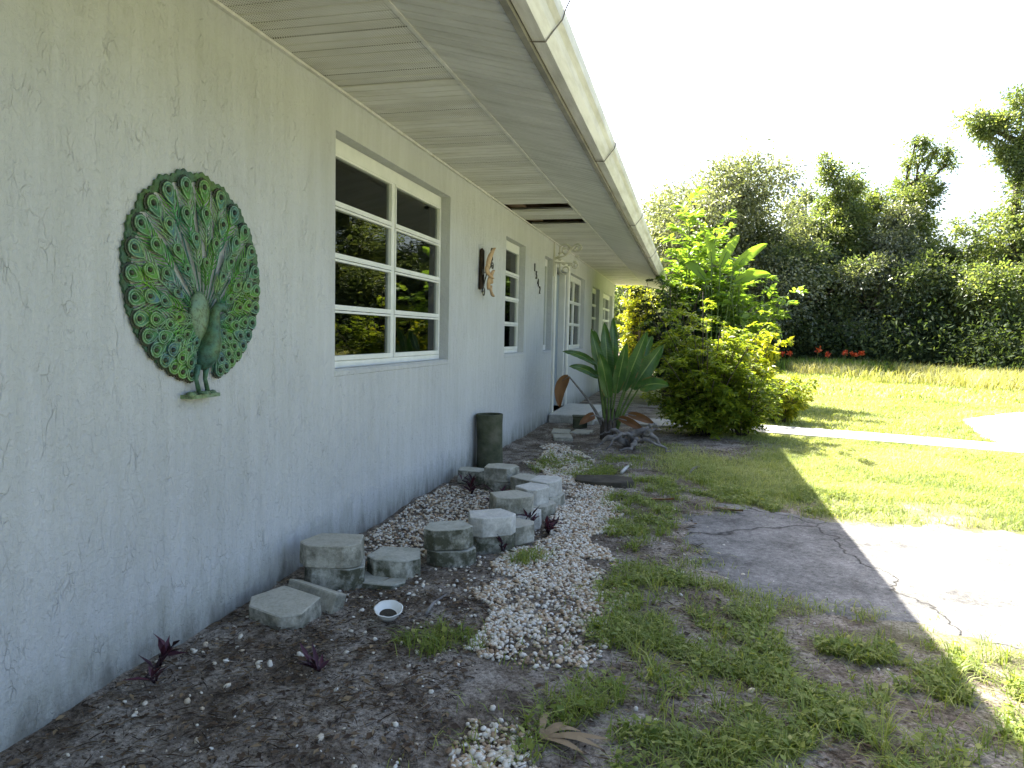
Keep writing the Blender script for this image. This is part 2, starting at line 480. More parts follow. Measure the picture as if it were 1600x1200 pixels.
def vnoise(x, y, seed=0):
    """smooth value noise in numpy, 0..1"""
    x = np.asarray(x, float); y = np.asarray(y, float)
    xi = np.floor(x).astype(np.int64); yi = np.floor(y).astype(np.int64)
    fx = x - xi; fy = y - yi
    fx = fx * fx * (3 - 2 * fx); fy = fy * fy * (3 - 2 * fy)
    def hsh(a, b):
        n = (a * 374761393 + b * 668265263 + seed * 1442695041) & 0xFFFFFFFF
        n = ((n ^ (n >> 13)) * 1274126177) & 0xFFFFFFFF
        return ((n ^ (n >> 16)) & 0xFFFF) / 65535.0
    a = hsh(xi, yi); b = hsh(xi + 1, yi); c = hsh(xi, yi + 1); d = hsh(xi + 1, yi + 1)
    return (a * (1 - fx) + b * fx) * (1 - fy) + (c * (1 - fx) + d * fx) * fy
def fbm(x, y, seed=0, oct=4):
    s = 0; a = 0.5; t_ = 0
    for i in range(oct):
        s = s + a * vnoise(x * 2 ** i, y * 2 ** i, seed + i); t_ += a; a *= 0.5
    return s / t_
def inpoly(x, y, poly):
    x = np.asarray(x); y = np.asarray(y)
    c = np.zeros(x.shape, bool)
    n = len(poly)
    for i in range(n):
        x1, y1 = poly[i]; x2, y2 = poly[(i + 1) % n]
        cond = ((y1 > y) != (y2 > y)) & (x < (x2 - x1) * (y - y1) / (y2 - y1 + 1e-12) + x1)
        c ^= cond
    return c
def unit(a):
    return a / (np.linalg.norm(a, axis=1, keepdims=True) + 1e-9)

def leaves_np(P, D, N, L, W, fold=0.25, v=None):
    """diamond leaves folded on the midrib: base, right, tip, left"""
    n = len(P)
    L = np.broadcast_to(np.asarray(L, float), (n,))[:, None]
    W = np.broadcast_to(np.asarray(W, float), (n,))[:, None]
    D = unit(D)
    Sd = unit(np.cross(D, N))
    Nn = np.cross(Sd, D)
    mid = P + D * L * 0.45
    a = P
    b = mid + Sd * W * 0.5 + Nn * W * fold
    c = P + D * L - Nn * L * 0.08
    d = mid - Sd * W * 0.5 + Nn * W * fold
    V = np.stack([a, b, c, d], 1).reshape(-1, 3)
    i = np.arange(n)[:, None] * 4
    F = np.concatenate([i + np.array([[0, 1, 2]]), i + np.array([[0, 2, 3]])], 0)
    vv = rng.random(n) if v is None else v
    return V, F, np.repeat(vv, 4)

def blades_np(P, H, W, lean, v=None, bend=0.35):
    """grass blades of two triangles+one: base pair, mid pair, tip"""
    n = len(P)
    az = rng.random(n) * 2 * np.pi
    la = rng.random(n) ** 0.7 * lean
    dirx = np.stack([np.cos(az), np.sin(az), np.zeros(n)], 1)
    side = np.stack([-np.sin(az), np.cos(az), np.zeros(n)], 1)
    H = np.broadcast_to(H, (n,))[:, None]; W = np.broadcast_to(W, (n,))[:, None]; la = la[:, None]
    up = np.array([[0, 0, 1.0]])
    m = P + up * H * 0.55 + dirx * H * la * 0.45
    tip = P + up * H * (1 - 0.35 * la) + dirx * H * la * (1 + bend)
    V = np.stack([P - side * W * .5, P + side * W * .5, m + side * W * .42, m - side * W * .42, tip], 1).reshape(-1, 3)
    i = np.arange(n)[:, None] * 5
    F = np.concatenate([i + np.array([[0, 1, 2]]), i + np.array([[0, 2, 3]]), i + np.array([[3, 2, 4]])], 0)
    vv = rng.random(n) if v is None else v
    return V, F, np.repeat(vv, 5)

def cat(parts):
    Vs, Fs, As = [], [], []
    o = 0
    for V, F, a in parts:
        Vs.append(V); Fs.append(F + o); As.append(a); o += len(V)
    return np.concatenate(Vs), np.concatenate(Fs), np.concatenate(As)

# ------------------------------------------------------------------ ground
ASPH = [(1.86, 4.72), (1.98, 5.10), (2.2, 5.16), (2.5, 5.02), (2.91, 4.96), (3.4, 5.05), (3.93, 5.06), (5.5, 5.0), (14.0, 4.8), (14.0, 1.2), (6.0, 1.6), (4.0, 2.4),
        (3.3, 2.85), (3.08, 2.98), (2.86, 3.19), (2.47, 3.24), (2.1, 3.30), (1.93, 3.57), (1.85, 3.99)]
ASPH_IN = [(2.1, 4.55), (2.3, 4.75), (3.0, 4.75), (5.5, 4.7), (13.7, 4.5), (13.7, 1.5), (6.0, 1.9), (4.0, 2.75), (3.2, 3.2), (2.6, 3.45), (2.2, 3.65)]
PEB = [(1.20, 1.40), (1.17, 1.76), (1.10, 1.98), (1.05, 2.23), (0.97, 2.4), (0.93, 2.76), (0.98, 3.38), (1.00, 3.8), (1.04, 4.5), (0.98, 5.17), (0.72, 5.6), (0.55, 6.31), (0.35, 7.3), (0.60, 7.4), (0.85, 6.9),
       (1.00, 6.23), (1.32, 5.31), (1.35, 4.6), (1.37, 3.95), (1.46, 3.3), (1.60, 2.71), (1.55, 2.42), (1.42, 2.33), (1.32, 2.13), (1.40, 1.82), (1.40, 1.4)]
PEBIN = [(0.04, 3.1), (0.25, 3.12), (0.50, 3.35), (0.68, 3.6), (0.72, 4.2), (0.72, 4.75), (0.45, 5.0), (0.04, 5.1)]
WALK = [(0.55, 9.45), (1.3, 9.4), (2.93, 9.23), (4.2, 8.95), (5.4, 8.62), (5.9, 9.2), (4.4, 9.72), (3.05, 10.02), (1.9, 10.10), (0.55, 10.2)]
DRIVE = [(5.35, 8.6), (5.45, 9.9), (5.95, 12.2), (7.4, 14.0), (16, 14.5), (16, 4.9), (9.0, 4.9), (6.6, 6.6)]

def turf_mask(x, y):
    n = fbm(x * 1.3, y * 1.3, 5)
    edge = 5.25 + (n - 0.5) * 1.2 + np.clip(2.3 - x, 0, 2) * 1.6
    t_ = np.clip((y - edge) * 2.0, 0, 1) * np.clip((x - 1.35 - (n - 0.5)) * 2.0, 0, 1)
    far = np.clip((y - 12) * 0.5, 0, 1) * np.clip((x - 0.2), 0, 1)
    right = np.clip((x - 3.4 + (n - .5)) * 2, 0, 1)
    near = np.clip((x - 2.1 - (n - 0.5) * 1.4) * 1.2, 0, 1) * np.clip((n - .42) * 5, 0, 1) * 0.7
    bare_ = np.clip(1.6 - 1.3 * np.hypot((x - 1.75) / 1.05, (y - 8.3) / 1.0) + (n - .5) * 1.5, 0, 1)
    return np.clip(np.maximum(np.maximum(t_, far), np.maximum(right, near)), 0, 1) * (1 - bare_)

def ground_h(x, y):
    x = np.asarray(x, float); y = np.asarray(y, float)
    near = np.clip((12 - y) / 4, 0, 1) * np.clip((5 - x) / 1.5, 0, 1) * np.clip((y + 2) / 1, 0, 1)
    h = (fbm(x * 2.2, y * 2.2, 1) - 0.5) * 0.055 + (fbm(x * 11, y * 11, 3, 3) - 0.5) * 0.022
    h = h * near
    ins = np.clip(1 - np.maximum(np.maximum(1.75 - x, 0), np.maximum(np.maximum(3.1 - y, y - 5.2), 0)) / 0.4, 0, 1)
    h = h * (1 - 0.9 * ins) - 0.03 * inpoly(x, y, ASPH_IN)
    far = np.clip((y - 14) / 12, 0, 1) * np.clip((70 - y) / 20, 0, 1)
    h = h + far * (fbm(x * 0.12, y * 0.12, 8) - 0.5) * 0.5
    return h

xs = np.unique(np.concatenate([np.linspace(-300, -12, 14), np.linspace(-12, -0.3, 12), np.arange(-0.3, 3.9, 0.03), np.arange(3.9, 8, 0.25), np.arange(8, 40, 1.5), np.linspace(40, 300, 16)]))
ys = np.unique(np.concatenate([np.linspace(-300, -8, 14), np.linspace(-8, 1.0, 14), np.arange(1.0, 9.5, 0.03), np.arange(9.5, 20, 0.3), np.arange(20, 60, 1.5), np.linspace(60, 500, 18)]))
X, Y = np.meshgrid(xs, ys)
Z = ground_h(X, Y)
V = np.stack([X.ravel(), Y.ravel(), Z.ravel()], 1)
nx, ny = len(xs), len(ys)
ii = (np.arange(ny - 1)[:, None] * nx + np.arange(nx - 1)[None, :]).ravel()
F = np.stack([ii, ii + 1, ii + nx + 1, ii + nx], 1)
gme = mesh_np('ground', V, F, True, {'turf': turf_mask(X.ravel(), Y.ravel())})
g = link('ground', gme, M['soil'])
tag(g, 'bare dark soil and turf around the house', None, None, 'structure')

def slab(name, poly, z0, z1, mat, step=0.08, jit=0.02, label='', seed=0):
    """flat paving with a ragged edge and a real thickness"""
    pts = []
    n = len(poly)
    rr = random.Random(seed)
    for i in range(n):
        a = Vector(poly[i]); b = Vector(poly[(i + 1) % n])
        k = max(1, int((b - a).length / step))
        for q in range(k):
            p_ = a.lerp(b, q / k)
            pts.append((p_.x + rr.uniform(-jit, jit), p_.y + rr.uniform(-jit, jit)))
    bm = bmesh.new()
    top = [bm.verts.new((x, y, z1)) for x, y in pts]
    f = bm.faces.new(top)
    if f.normal.z < 0:
        f.normal_flip()
    bot = [bm.verts.new((x, y, z0)) for x, y in pts]
    m_ = len(pts)
    for i in range(m_):
        bm.faces.new((top[i], top[(i + 1) % m_], bot[(i + 1) % m_], bot[i]))
    bmesh.ops.triangulate(bm, faces=[f])
    bmesh.ops.recalc_face_normals(bm, faces=bm.faces)
    me = bpy.data.meshes.new(name)
    bm.to_mesh(me)
    bm.free()
    o = link(name, me, mat)
    tag(o, label, None, None, 'structure')
    return o
def poly_dist(x, y, poly):
    """distance to the outline, positive inside"""
    best = np.full(x.shape, 1e9)
    for i in range(len(poly)):
        a = np.array(poly[i]); b = np.array(poly[(i + 1) % len(poly)])
        d_ = b - a
        t_ = np.clip(((x - a[0]) * d_[0] + (y - a[1]) * d_[1]) / (d_ @ d_), 0, 1)
        best = np.minimum(best, np.hypot(x - a[0] - t_ * d_[0], y - a[1] - t_ * d_[1]))
    return np.where(inpoly(x, y, poly), best, -best)
# worn asphalt: an uneven sheet that breaks off and sinks under the soil at its edge
ax = np.concatenate([np.arange(1.6, 4.2, .025), np.arange(4.2, 14.1, .15)]); ay = np.arange(1.1, 5.45, .03)
AX, AY = np.meshgrid(ax, ay)
ad = poly_dist(AX, AY, ASPH)
er_ = (fbm(AX * 5, AY * 5, 91) - .45) * .38 + (fbm(AX * 22, AY * 22, 92, 3) - .5) * .12
AZ = .006 + (fbm(AX * 3, AY * 3, 93) - .5) * .010 + (fbm(AX * 25, AY * 25, 94, 2) - .5) * .004 - np.clip(er_ + .02 - ad, 0, .4) * .22
ai = (np.arange(len(ay) - 1)[:, None] * len(ax) + np.arange(len(ax) - 1)[None, :])
okf = (ad[:-1, :-1] > -.2).ravel(); ai = ai.ravel()[okf]
ame = mesh_np('asphalt_road', np.stack([AX.ravel(), AY.ravel(), AZ.ravel()], 1), np.stack([ai, ai + 1, ai + len(ax) + 1, ai + len(ax)], 1), True)
tag(link('asphalt_road', ame, M['asphalt']), 'cracked grey asphalt patch crossing from shade into full sun', None, None, 'structure')
slab('driveway', DRIVE, -0.06, 0.016, M['concrete'], 0.2, 0.03, 'sunlit pale driveway beyond the lawn', 4)
slab('path', WALK, -0.06, 0.028, M['concrete'], 0.15, 0.012, 'narrow concrete walk leading to the front door', 5)

# ------------------------------------------------------------------ house
Y0, Y1 = -3.0, 17.45
ZS, XB, XF = 2.44, 0.664, 1.171
ZF = ZS - 0.25 * (XF - XB)
house = empty('house', (0, 0, 0))
tag(house, 'low pale stucco house with deep eaves and awning windows', 'house')
OPEN = [  # y0, y1, z0, z1, depth
    (3.40, 5.22, 0.965, 2.225, 0.13),
    (6.93, 7.80, 0.965, 2.165, 0.13),
    (8.90, 9.42, 0.965, 2.19, 0.13),
    (9.58, 10.60, 0.10, 2.12, 0.16),
    (10.90, 12.45, 0.94, 2.15, 0.12),
    (13.45, 14.55, 0.95, 2.12, 0.12),
    (15.20, 17.05, 0.95, 2.12, 0.12)]
yb = sorted(set([Y0, Y1] + [a for o in OPEN for a in o[:2]]))
mb = MB()
for ya, yc in zip(yb[:-1], yb[1:]):
    op = [o for o in OPEN if o[0] <= ya + 1e-6 and o[1] >= yc - 1e-6]
    segs = [(-0.25, ZS)] if not op else [(-0.25, op[0][2]), (op[0][3], ZS)]
    for za, zb in segs:
        mb.add([(0, ya, za), (0, yc, za), (0, yc, zb), (0, ya, zb)], [(0, 1, 2, 3)])
for (a, b, z0, z1, d) in OPEN:
    mb.add([(0, a, z0), (0, b, z0), (0, b, z1), (0, a, z1), (-d - .05, a, z0), (-d - .05, b, z0), (-d - .05, b, z1), (-d - .05, a, z1)],
           [(0, 4, 5, 1), (1, 5, 6, 2), (2, 6, 7, 3), (3, 7, 4, 0)])
mb.add([(0, Y1, -0.25), (-10, Y1, -0.25), (-10, Y1, 2.44), (-5, Y1, 3.9), (0, Y1, 2.44)], [(0, 1, 2, 3, 4)])
mb.add([(0, Y0, -0.25), (-10, Y0, -0.25), (-10, Y0, 2.44), (-5, Y0, 3.9), (0, Y0, 2.44)], [(4, 3, 2, 1, 0)])
mb.add([(-10, Y0, -0.25), (-10, Y1, -0.25), (-10, Y1, 2.44), (-10, Y0, 2.44)], [(3, 2, 1, 0)])
mb.build('wall', M['stucco'], house)
# rooms behind the windows: inner faces of wall, floor, ceiling and a partition
ib = MB()
for (a, b) in ((-2.9, 6.1), (6.2, 8.75), (8.8, 10.75), (10.85, 13.0), (13.1, 17.3)):
    x0, x1, z0, z1 = -3.6, -0.2, 0.08, 2.41
    vs = [(x0, a, z0), (x1, a, z0), (x1, b, z0), (x0, b, z0), (x0, a, z1), (x1, a, z1), (x1, b, z1), (x0, b, z1)]
    ib.add(vs, [(0, 1, 2, 3), (4, 7, 6, 5), (0, 4, 5, 1), (2, 6, 7, 3), (3, 7, 4, 0)])
ib.build('interior_room', M['interior'], house)

def awning_window(y0, y1, z0, z1, cols, rows, xr=-0.085, fw=0.040, rail=0.027):
    w = empty('window', (0, y0, z0))
    w.parent = house
    W, H = y1 - y0, z1 - z0
    f = MB()
    f.box(xr - 0.05, xr + 0.012, 0.002, W - 0.002, H - 0.085, H - 0.002)       # head with the operator bar
    f.box(xr - 0.05, xr + 0.012, 0.002, W - 0.002, 0.002, 0.05)
    f.box(xr - 0.05, xr + 0.012, 0.002, fw * 0.5, 0.05, H - 0.085)
    f.box(xr - 0.05, xr + 0.012, W - fw * 0.8, W - 0.002, 0.05, H - 0.085)
    cw = (W - fw * 1.3) / cols
    for c in range(1, cols):
        yy = fw * .5 + cw * c
        f.box(xr - 0.05, xr + 0.014, yy - 0.024, yy + 0.024, 0.05, H - 0.085)
    fm = f.mesh('frame')
    bevel_mesh(fm, 0.004)
    link('frame', fm, M['alu'], w)
    s = MB()
    s.box(xr + 0.012, -0.003, 0.002, W - 0.002, -0.022, 0.012)
    s.box(-0.003, 0.006, -0.004, W + 0.004, -0.026, 0.004)
    sm = s.mesh('sill'); bevel_mesh(sm, 0.004)
    link('sill', sm, M['stucco'], w)
    ch = (H - 0.085 - 0.05) / rows
    for c in range(cols):
        ya = fw * .5 + cw * c + (0.026 if c else 0.002)
        yc = fw * .5 + cw * (c + 1) - (0.026 if c < cols - 1 else 0.012)
        for r in range(rows):
            za, zb = 0.05 + ch * r + 0.002, 0.05 + ch * (r + 1) - 0.002
            q = MB()
            tilt = random.uniform(-.002, .004)
            q.box(xr - 0.02, xr + 0.022 + tilt, ya, yc, za, za + rail)
            q.box(xr - 0.02, xr + 0.018, ya, yc, zb - rail * .45, zb)
            q.box(xr - 0.02, xr + 0.02, ya, ya + rail * .5, za + rail, zb - rail * .45)
            q.box(xr - 0.02, xr + 0.02, yc - rail * .5, yc, za + rail, zb - rail * .45)
            link('sash', q.mesh('sash'), M['alu'], w)
            p_ = MB()
            dx = random.uniform(-.0015, .0015)
            p_.box(xr - 0.004 + dx, xr + dx, ya + .01, yc - .01, za + .01, zb - .008)
            link('pane', p_.mesh('pane'), M['glass'], w)
    return w
awning_window(3.40, 5.22, 0.965, 2.225, 2, 4)
awning_window(6.93, 7.80, 0.965, 2.165, 1, 4)
awning_window(8.90, 9.42, 0.965, 2.19, 1, 1)
awning_window(10.90, 12.45, 0.94, 2.15, 2, 3)
awning_window(13.45, 14.55, 0.95, 2.12, 1, 4)
awning_window(15.20, 17.05, 0.95, 2.12, 2, 4)
# front door
door = empty('door', (0, 9.58, 0.1)); door.parent = house
d = MB(); d.box(-0.16, -0.115, 0.05, 0.97, 0.02, 1.97)
for (za, zb) in ((0.15, 0.9), (1.05, 1.8)):
    d.box(-0.114, -0.105, 0.16, 0.46, za, zb); d.box(-0.114, -0.105, 0.56, 0.86, za, zb)
dm = d.mesh('leaf_panel'); link('door_panel', dm, M['door'], door)
d = MB(); d.box(-0.13, 0.03, -0.10, -0.002, -0.09, 2.06); d.box(-0.13, 0.026, 1.022, 1.12, -0.09, 2.06); d.box(-0.13, 0.022, -0.10, 1.12, 2.062, 2.15)
d.box(-0.13, -0.02, 0.002, 0.045, 0.0, 2.01); d.box(-0.13, -0.02, 0.975, 1.018, 0.0, 2.01)
dm = d.mesh('frame'); bevel_mesh(dm, 0.006); link('frame', dm, M['trim'], door)
d = MB(); d.tube([(-0.105, 0.12, 0.95), (-0.05, 0.12, 0.95), (-0.045, 0.2, 0.95)], 0.012, 8); d.lathe([(0.0, -0.001), (0.03, 0), (0.03, .008), (0, .009)], 12, (-0.1, 0.12, 0.91))
d.build('handle', M['alu'], door, True)
d = MB(); d.box(-0.16, 0.03, 0.0, 1.02, -0.06, 0.0); d.build('threshold', M['trim'], door)

# soffit: inner level panels and outer sloping panels, each with its grooves
def soffit_profile(wd):
    prof = []
    n = 4
    for k in range(n):
        a = wd * k / n
        w_ = wd / n
        prof += [(a + 0.000, 0.007), (a + 0.003, 0.0), (a + w_ - 0.009, 0.0), (a + w_ - 0.006, 0.007), (a + w_ - 0.0005, 0.007)]
    return prof
PW = 0.305
prof = soffit_profile(PW - 0.001)
def panel_mesh(x0, z0, x1, z1, name):
    b = MB()
    vs = [(x0, y, z0 + h) for y, h in prof] + [(x1, y, z1 + h) for y, h in prof]
    n = len(prof)
    b.add(vs, [(i, i + 1, n + i + 1, n + i) for i in range(n - 1)])
    b.add([(x0, 0, z0 + .022), (x1, 0, z1 + .022), (x1, PW, z1 + .022), (x0, PW, z0 + .022)], [(0, 1, 2, 3)])
    return b.mesh(name)
pin_v = panel_mesh(0.004, ZS, XB - 0.004, ZS, 'soffit_panel'); pin_v.materials.append(M['soffit_vent'])
pin_p = panel_mesh(0.004, ZS, XB - 0.004, ZS, 'soffit_panel'); pin_p.materials.append(M['soffit'])
pout = panel_mesh(XB + 0.004, ZS + 0.001, XF - 0.012, ZF, 'sloped_soffit_panel'); pout.materials.append(M['soffit_out'])
k = 0
y = Y0
while y < Y1 + 0.2:
    if not (6.80 < y + PW / 2 < 7.15 or 7.55 < y + PW / 2 < 7.88):
        o = link('soffit_panel', pin_v if k % 2 == 0 or y < 2.8 else pin_p, None, house)
        o.location = (0, y, random.uniform(-.0015, .0015))
        o.rotation_euler = (random.uniform(-.002, .002), random.uniform(-.003, .003), 0)
    o = link('sloped_soffit_panel', pout, None, house)
    o.location = (0, y, random.uniform(-.001, .001))
    y += PW
    k += 1
# a loosened panel beside the gap, hanging a little
b = MB()
b.box(0.10, XB - .02, 7.08, 7.20, ZS - .012, ZS - .004)
b.build('loose_soffit_strip', M['soffit'], house)
b = MB(); b.box(0.0, 0.16, 6.7, 7.95, ZS + .03, ZS + .05); b.build('backing_board', M['wood'], house)
b = MB(); b.box(XB - 0.009, XB + 0.009, Y0, Y1 + .3, ZS - 0.008, ZS - 0.002); b.build('soffit_trim', M['soffit'], house)
b = MB(); b.box(0.002, 0.022, Y0, Y1, ZS - 0.016, ZS - 0.003); b.build('wall_trim', M['soffit'], house)
b = MB(); b.box(XF - 0.012, XF + 0.014, Y0 - .3, Y1 + .35, ZF - 0.012, ZF + 0.14); b.build('fascia_board', M['fascia'], house)
for yy in np.arange(-2.7, 17.4, 0.61):
    b = MB()
    q0, q1 = (-5.0, ZS + .09 + 1.5), (XF - .02, ZF + .10)
    b.add([(q0[0], yy, q0[1]), (q1[0], yy, q1[1]), (q1[0], yy + .04, q1[1]), (q0[0], yy + .04, q0[1]), (q0[0], yy, q0[1] - .1), (q1[0], yy, q1[1] - .07), (q1[0], yy + .04, q1[1] - .07), (q0[0], yy + .04, q0[1] - .1)],
          [(0, 1, 2, 3), (4, 7, 6, 5), (0, 4, 5, 1), (2, 6, 7, 3), (1, 5, 6, 2)])
    b.build('rafter', M['wood'], house)
# roof: two slopes laid in stepped shingle courses
b = MB()
ex, ez = XF + 0.055, ZF + 0.155
nc = 44
for side in (1, -1):
    for i in range(nc):
        xa = ex - (ex + 5) * i / nc; xc = ex - (ex + 5) * (i + 1) / nc - 0.02
        za = ez + (ex - xa) * .25; zc = ez + (ex - xc) * .25
        if side < 0:
            xa, xc = -10 - xa, -10 - xc
        b.add([(xa, Y0 - .35, za + .012), (xa, Y1 + .38, za + .012), (xc, Y1 + .38, zc), (xc, Y0 - .35, zc), (xa, Y0 - .35, za - .008), (xa, Y1 + .38, za - .008)],
              [(0, 1, 2, 3), (0, 4, 5, 1)] if side > 0 else [(3, 2, 1, 0), (1, 5, 4, 0)])
    b.add([(ex * side + (-10 if side < 0 else 0), Y0 - .35, ez - .006), (ex * side + (-10 if side < 0 else 0), Y1 + .38, ez - .006), (-5, Y1 + .38, ez + (ex + 5) * .25 - .006), (-5, Y0 - .35, ez + (ex + 5) * .25 - .006)], [(3, 2, 1, 0)])
b.build('roof', M['shingle'], house)
# gutter: open channel with rolled front lip, run in three lengths with joints and straps
gp = [(XF + .020, ZF + .115), (XF + .020, ZF + .004), (XF + .075, ZF - .004), (XF + .100, ZF + .03), (XF + .112, ZF + .055), (XF + .132, ZF + .075), (XF + .142, ZF + .112), (XF + .134, ZF + .120), (XF + .126, ZF + .112)]
def chan(y0, y1, prof_, thick=0.003):
    b = MB()
    inn = [(x + (0.004 if i == 0 else (-0.004 if i > 2 else 0.0)), z + (0.004 if 0 < i < 4 else 0)) for i, (x, z) in enumerate(prof_)]
    n = len(prof_)
    vs = [(x, yy, z) for yy in (y0, y1) for (x, z) in prof_] + [(x, yy, z) for yy in (y0, y1) for (x, z) in inn]
    fs = [(i, i + 1, n + i + 1, n + i) for i in range(n - 1)] + [(2 * n + i, 3 * n + i, 3 * n + i + 1, 2 * n + i + 1) for i in range(n - 1)]
    return b.add(vs, fs)
for (a, c) in ((Y0 - .3, 4.62), (4.63, 10.3), (10.31, Y1 + .36)):
    chan(a, c, gp).build('gutter', M['gutter'], house)
b = MB(); b.add([(x, Y1 + .362, z) for x, z in gp[:7]], [tuple(range(7))]); b.build('gutter_end_cap', M['gutter'], house)
for yy in (2.72, 4.62, 7.3, 10.3, 13.2):
    b = MB()
    b.tube([(XF + .016, yy, ZF - .004), (XF + .076, yy, ZF - .009), (XF + .104, yy, ZF + .028), (XF + .137, yy + .01, ZF + .072), (XF + .149, yy + .015, ZF + .115), (XF + .165, yy + .02, ZF + .15)], 0.0032, 6)
    b.build('gutter_strap', M['wire'], house)
b = MB(); b.add([(x + .002 if i > 2 else x, yy, z - .002) for yy in (4.60, 4.66) for i, (x, z) in enumerate(gp[:7])], [(i, i + 1, 8 + i, 7 + i) for i in range(6)]); b.build('gutter_joint', M['gutter'], house)
# house number, four numerals stepping down the wall
for i, ch in enumerate('1542'):
    cu = bpy.data.curves.new('house_number', 'FONT')
    cu.body = ch
    cu.size = 0.135
    cu.extrude = 0.005
    cu.align_x = 'CENTER'
    cu.materials.append(M['metal_dark'])
    tmp = bpy.data.objects.new('tmp', cu)
    me = bpy.data.meshes.new_from_object(tmp)
    bpy.data.objects.remove(tmp)
    me.name = 'house_number'
    o = link('house_number', me, M['metal_dark'], house)
    o.location = (0.012, 8.24 + 0.105 * i, 1.93 - 0.082 * i)
    o.rotation_euler = (R(90), 0, R(90))

# ------------------------------------------------------------------ peacock wall ornament
pk = empty('peacock_ornament', (0.0, 2.33, 0.93))
tag(pk, 'green and blue metal peacock with fanned tail hung on the stucco wall', 'wall ornament')
OY, OZ = 2.345 - 2.33, 1.21 - 0.93          # root of the fan, local
CY, CZ, AY, AZ = 2.325 - 2.33, 1.375 - 0.93, 0.383, 0.392
def ell(phi):
    dy, dz = math.sin(phi), math.cos(phi)
    y0_, z0_ = OY - CY, OZ - CZ
    a = (dy / AY) ** 2 + (dz / AZ) ** 2
    b_ = 2 * (y0_ * dy / AY ** 2 + z0_ * dz / AZ ** 2)
    c_ = (y0_ / AY) ** 2 + (z0_ / AZ) ** 2 - 1
    return (-b_ + math.sqrt(b_ * b_ - 4 * a * c_)) / (2 * a)
def teardrop(r, n=14, tip=1.9):
    pts = []
    for k in range(n):
        w = 2 * math.pi * k / n
        yy = math.sin(w) * r
        zz = math.cos(w) * r
        if zz < 0:
            zz *= tip; yy *= (1 - 0.55 * (-zz / (tip * r)) ** 1.5)
        pts.append((yy, zz))
    return pts
def plate(pts, x0, x1):
    b = MB(); n = len(pts)
    vs = [(x0, y_, z_) for y_, z_ in pts] + [(x1, y_ * .93, z_ * .93) for y_, z_ in pts]
    b.add(vs, [tuple(range(n, 2 * n))] + [(i, (i + 1) % n, n + (i + 1) % n, n + i) for i in range(n)])
    return b
def ring(pts, x, r, sc=1.0):
    n = len(pts)
    return MB().tube([(x, pts[i % n][0] * sc, pts[i % n][1] * sc) for i in range(n + 1)], r, 5, False)
er = 0.031
me_plate = plate(teardrop(er), 0.010, 0.018).mesh('eye_plate')
mb_r = ring(teardrop(er), 0.018, 0.0032, 0.97)
r2 = ring(teardrop(er, 14, 1.3), 0.019, 0.0028, 0.62); mb_r.add(r2.v, r2.f)
me_ring = mb_r.mesh('eye_rim', True)
cc = MB(); cc.lathe([(0.0, 0.006), (0.006, 0.0055), (0.010, 0.002), (0.0105, -0.004)], 10)
cc.v = [(0.019 + z_, x_, y_ * 1.2 + .002) for x_, y_, z_ in cc.v]
me_pup = cc.mesh('eye_center', True)
# barbs: slanting ribs both sides of the stem, below the eye
bb = MB()
for sgn in (-1, 1):
    for q in range(4):
        z0_ = -0.058 - 0.024 * q
        bb.tube([(0.011, 0, z0_ - .012), (0.015, sgn * 0.015, z0_ + .004), (0.013, sgn * (0.038 - .002 * q), z0_ + .030), (0.010, sgn * (0.047 - .002 * q), z0_ + 0.050)], [0.0034, .0036, .0032, .0020], 4)
bb.tube([(0.013, 0, -0.04), (0.014, 0, -0.10), (0.012, 0, -0.165)], [0.0045, 0.004, 0.003], 5)
me_barb = bb.mesh('barbs', True)
# serrated outer fringe of an outer feather
fr_ = MB()
fp = []
for k in range(19):
    w = -1.75 + 3.5 * k / 18
    rr = er * (1.24 + (0.12 if k % 2 else 0.0))
    fp.append((math.sin(w) * rr, math.cos(w) * rr))
n = len(fp)
fr_.add([(0.008, y_, z_) for y_, z_ in fp] + [(0.008, y_ * .62, z_ * .62) for y_, z_ in fp] + [(0.012, y_, z_) for y_, z_ in fp] + [(0.015, y_ * .62, z_ * .62) for y_, z_ in fp],
        [(i, i + 1, 2 * n + i + 1, 2 * n + i) for i in range(n - 1)] + [(2 * n + i, 2 * n + i + 1, 3 * n + i + 1, 3 * n + i) for i in range(n - 1)])
me_fringe = fr_.mesh('fringe')
me_plate.materials.append(M['pea_green']); me_ring.materials.append(M['pea_pale']); me_pup.materials.append(M['pea_dark']); me_fringe.materials.append(M['pea_dark'])
me_barb.materials.append(M['pea_pale'])
me_plate2 = me_plate.copy(); me_plate2.materials.clear(); me_plate2.materials.append(M['pea_teal'])
me_barb2 = me_barb.copy(); me_barb2.materials.clear(); me_barb2.materials.append(M['pea_bright'])
def feather(phi, rad, sc, outer, k):
    y_, z_ = OY + math.sin(phi) * rad, OZ + math.cos(phi) * rad
    f = link('feather', me_plate if k % 3 else me_plate2, None, pk)
    f.location = (0.0 + (0.006 if not outer else 0.0) + random.uniform(0, .004), y_, z_)
    f.rotation_euler = (-phi + random.uniform(-.05, .05), 0, 0)
    f.scale = (1, sc, sc)
    link('eye_rim', me_ring, None, f)
    link('eye_center', me_pup, None, f)
    link('barbs', me_barb if k % 2 else me_barb2, None, f)
    if outer:
        link('fringe', me_fringe, None, f)
GAP = 0.40
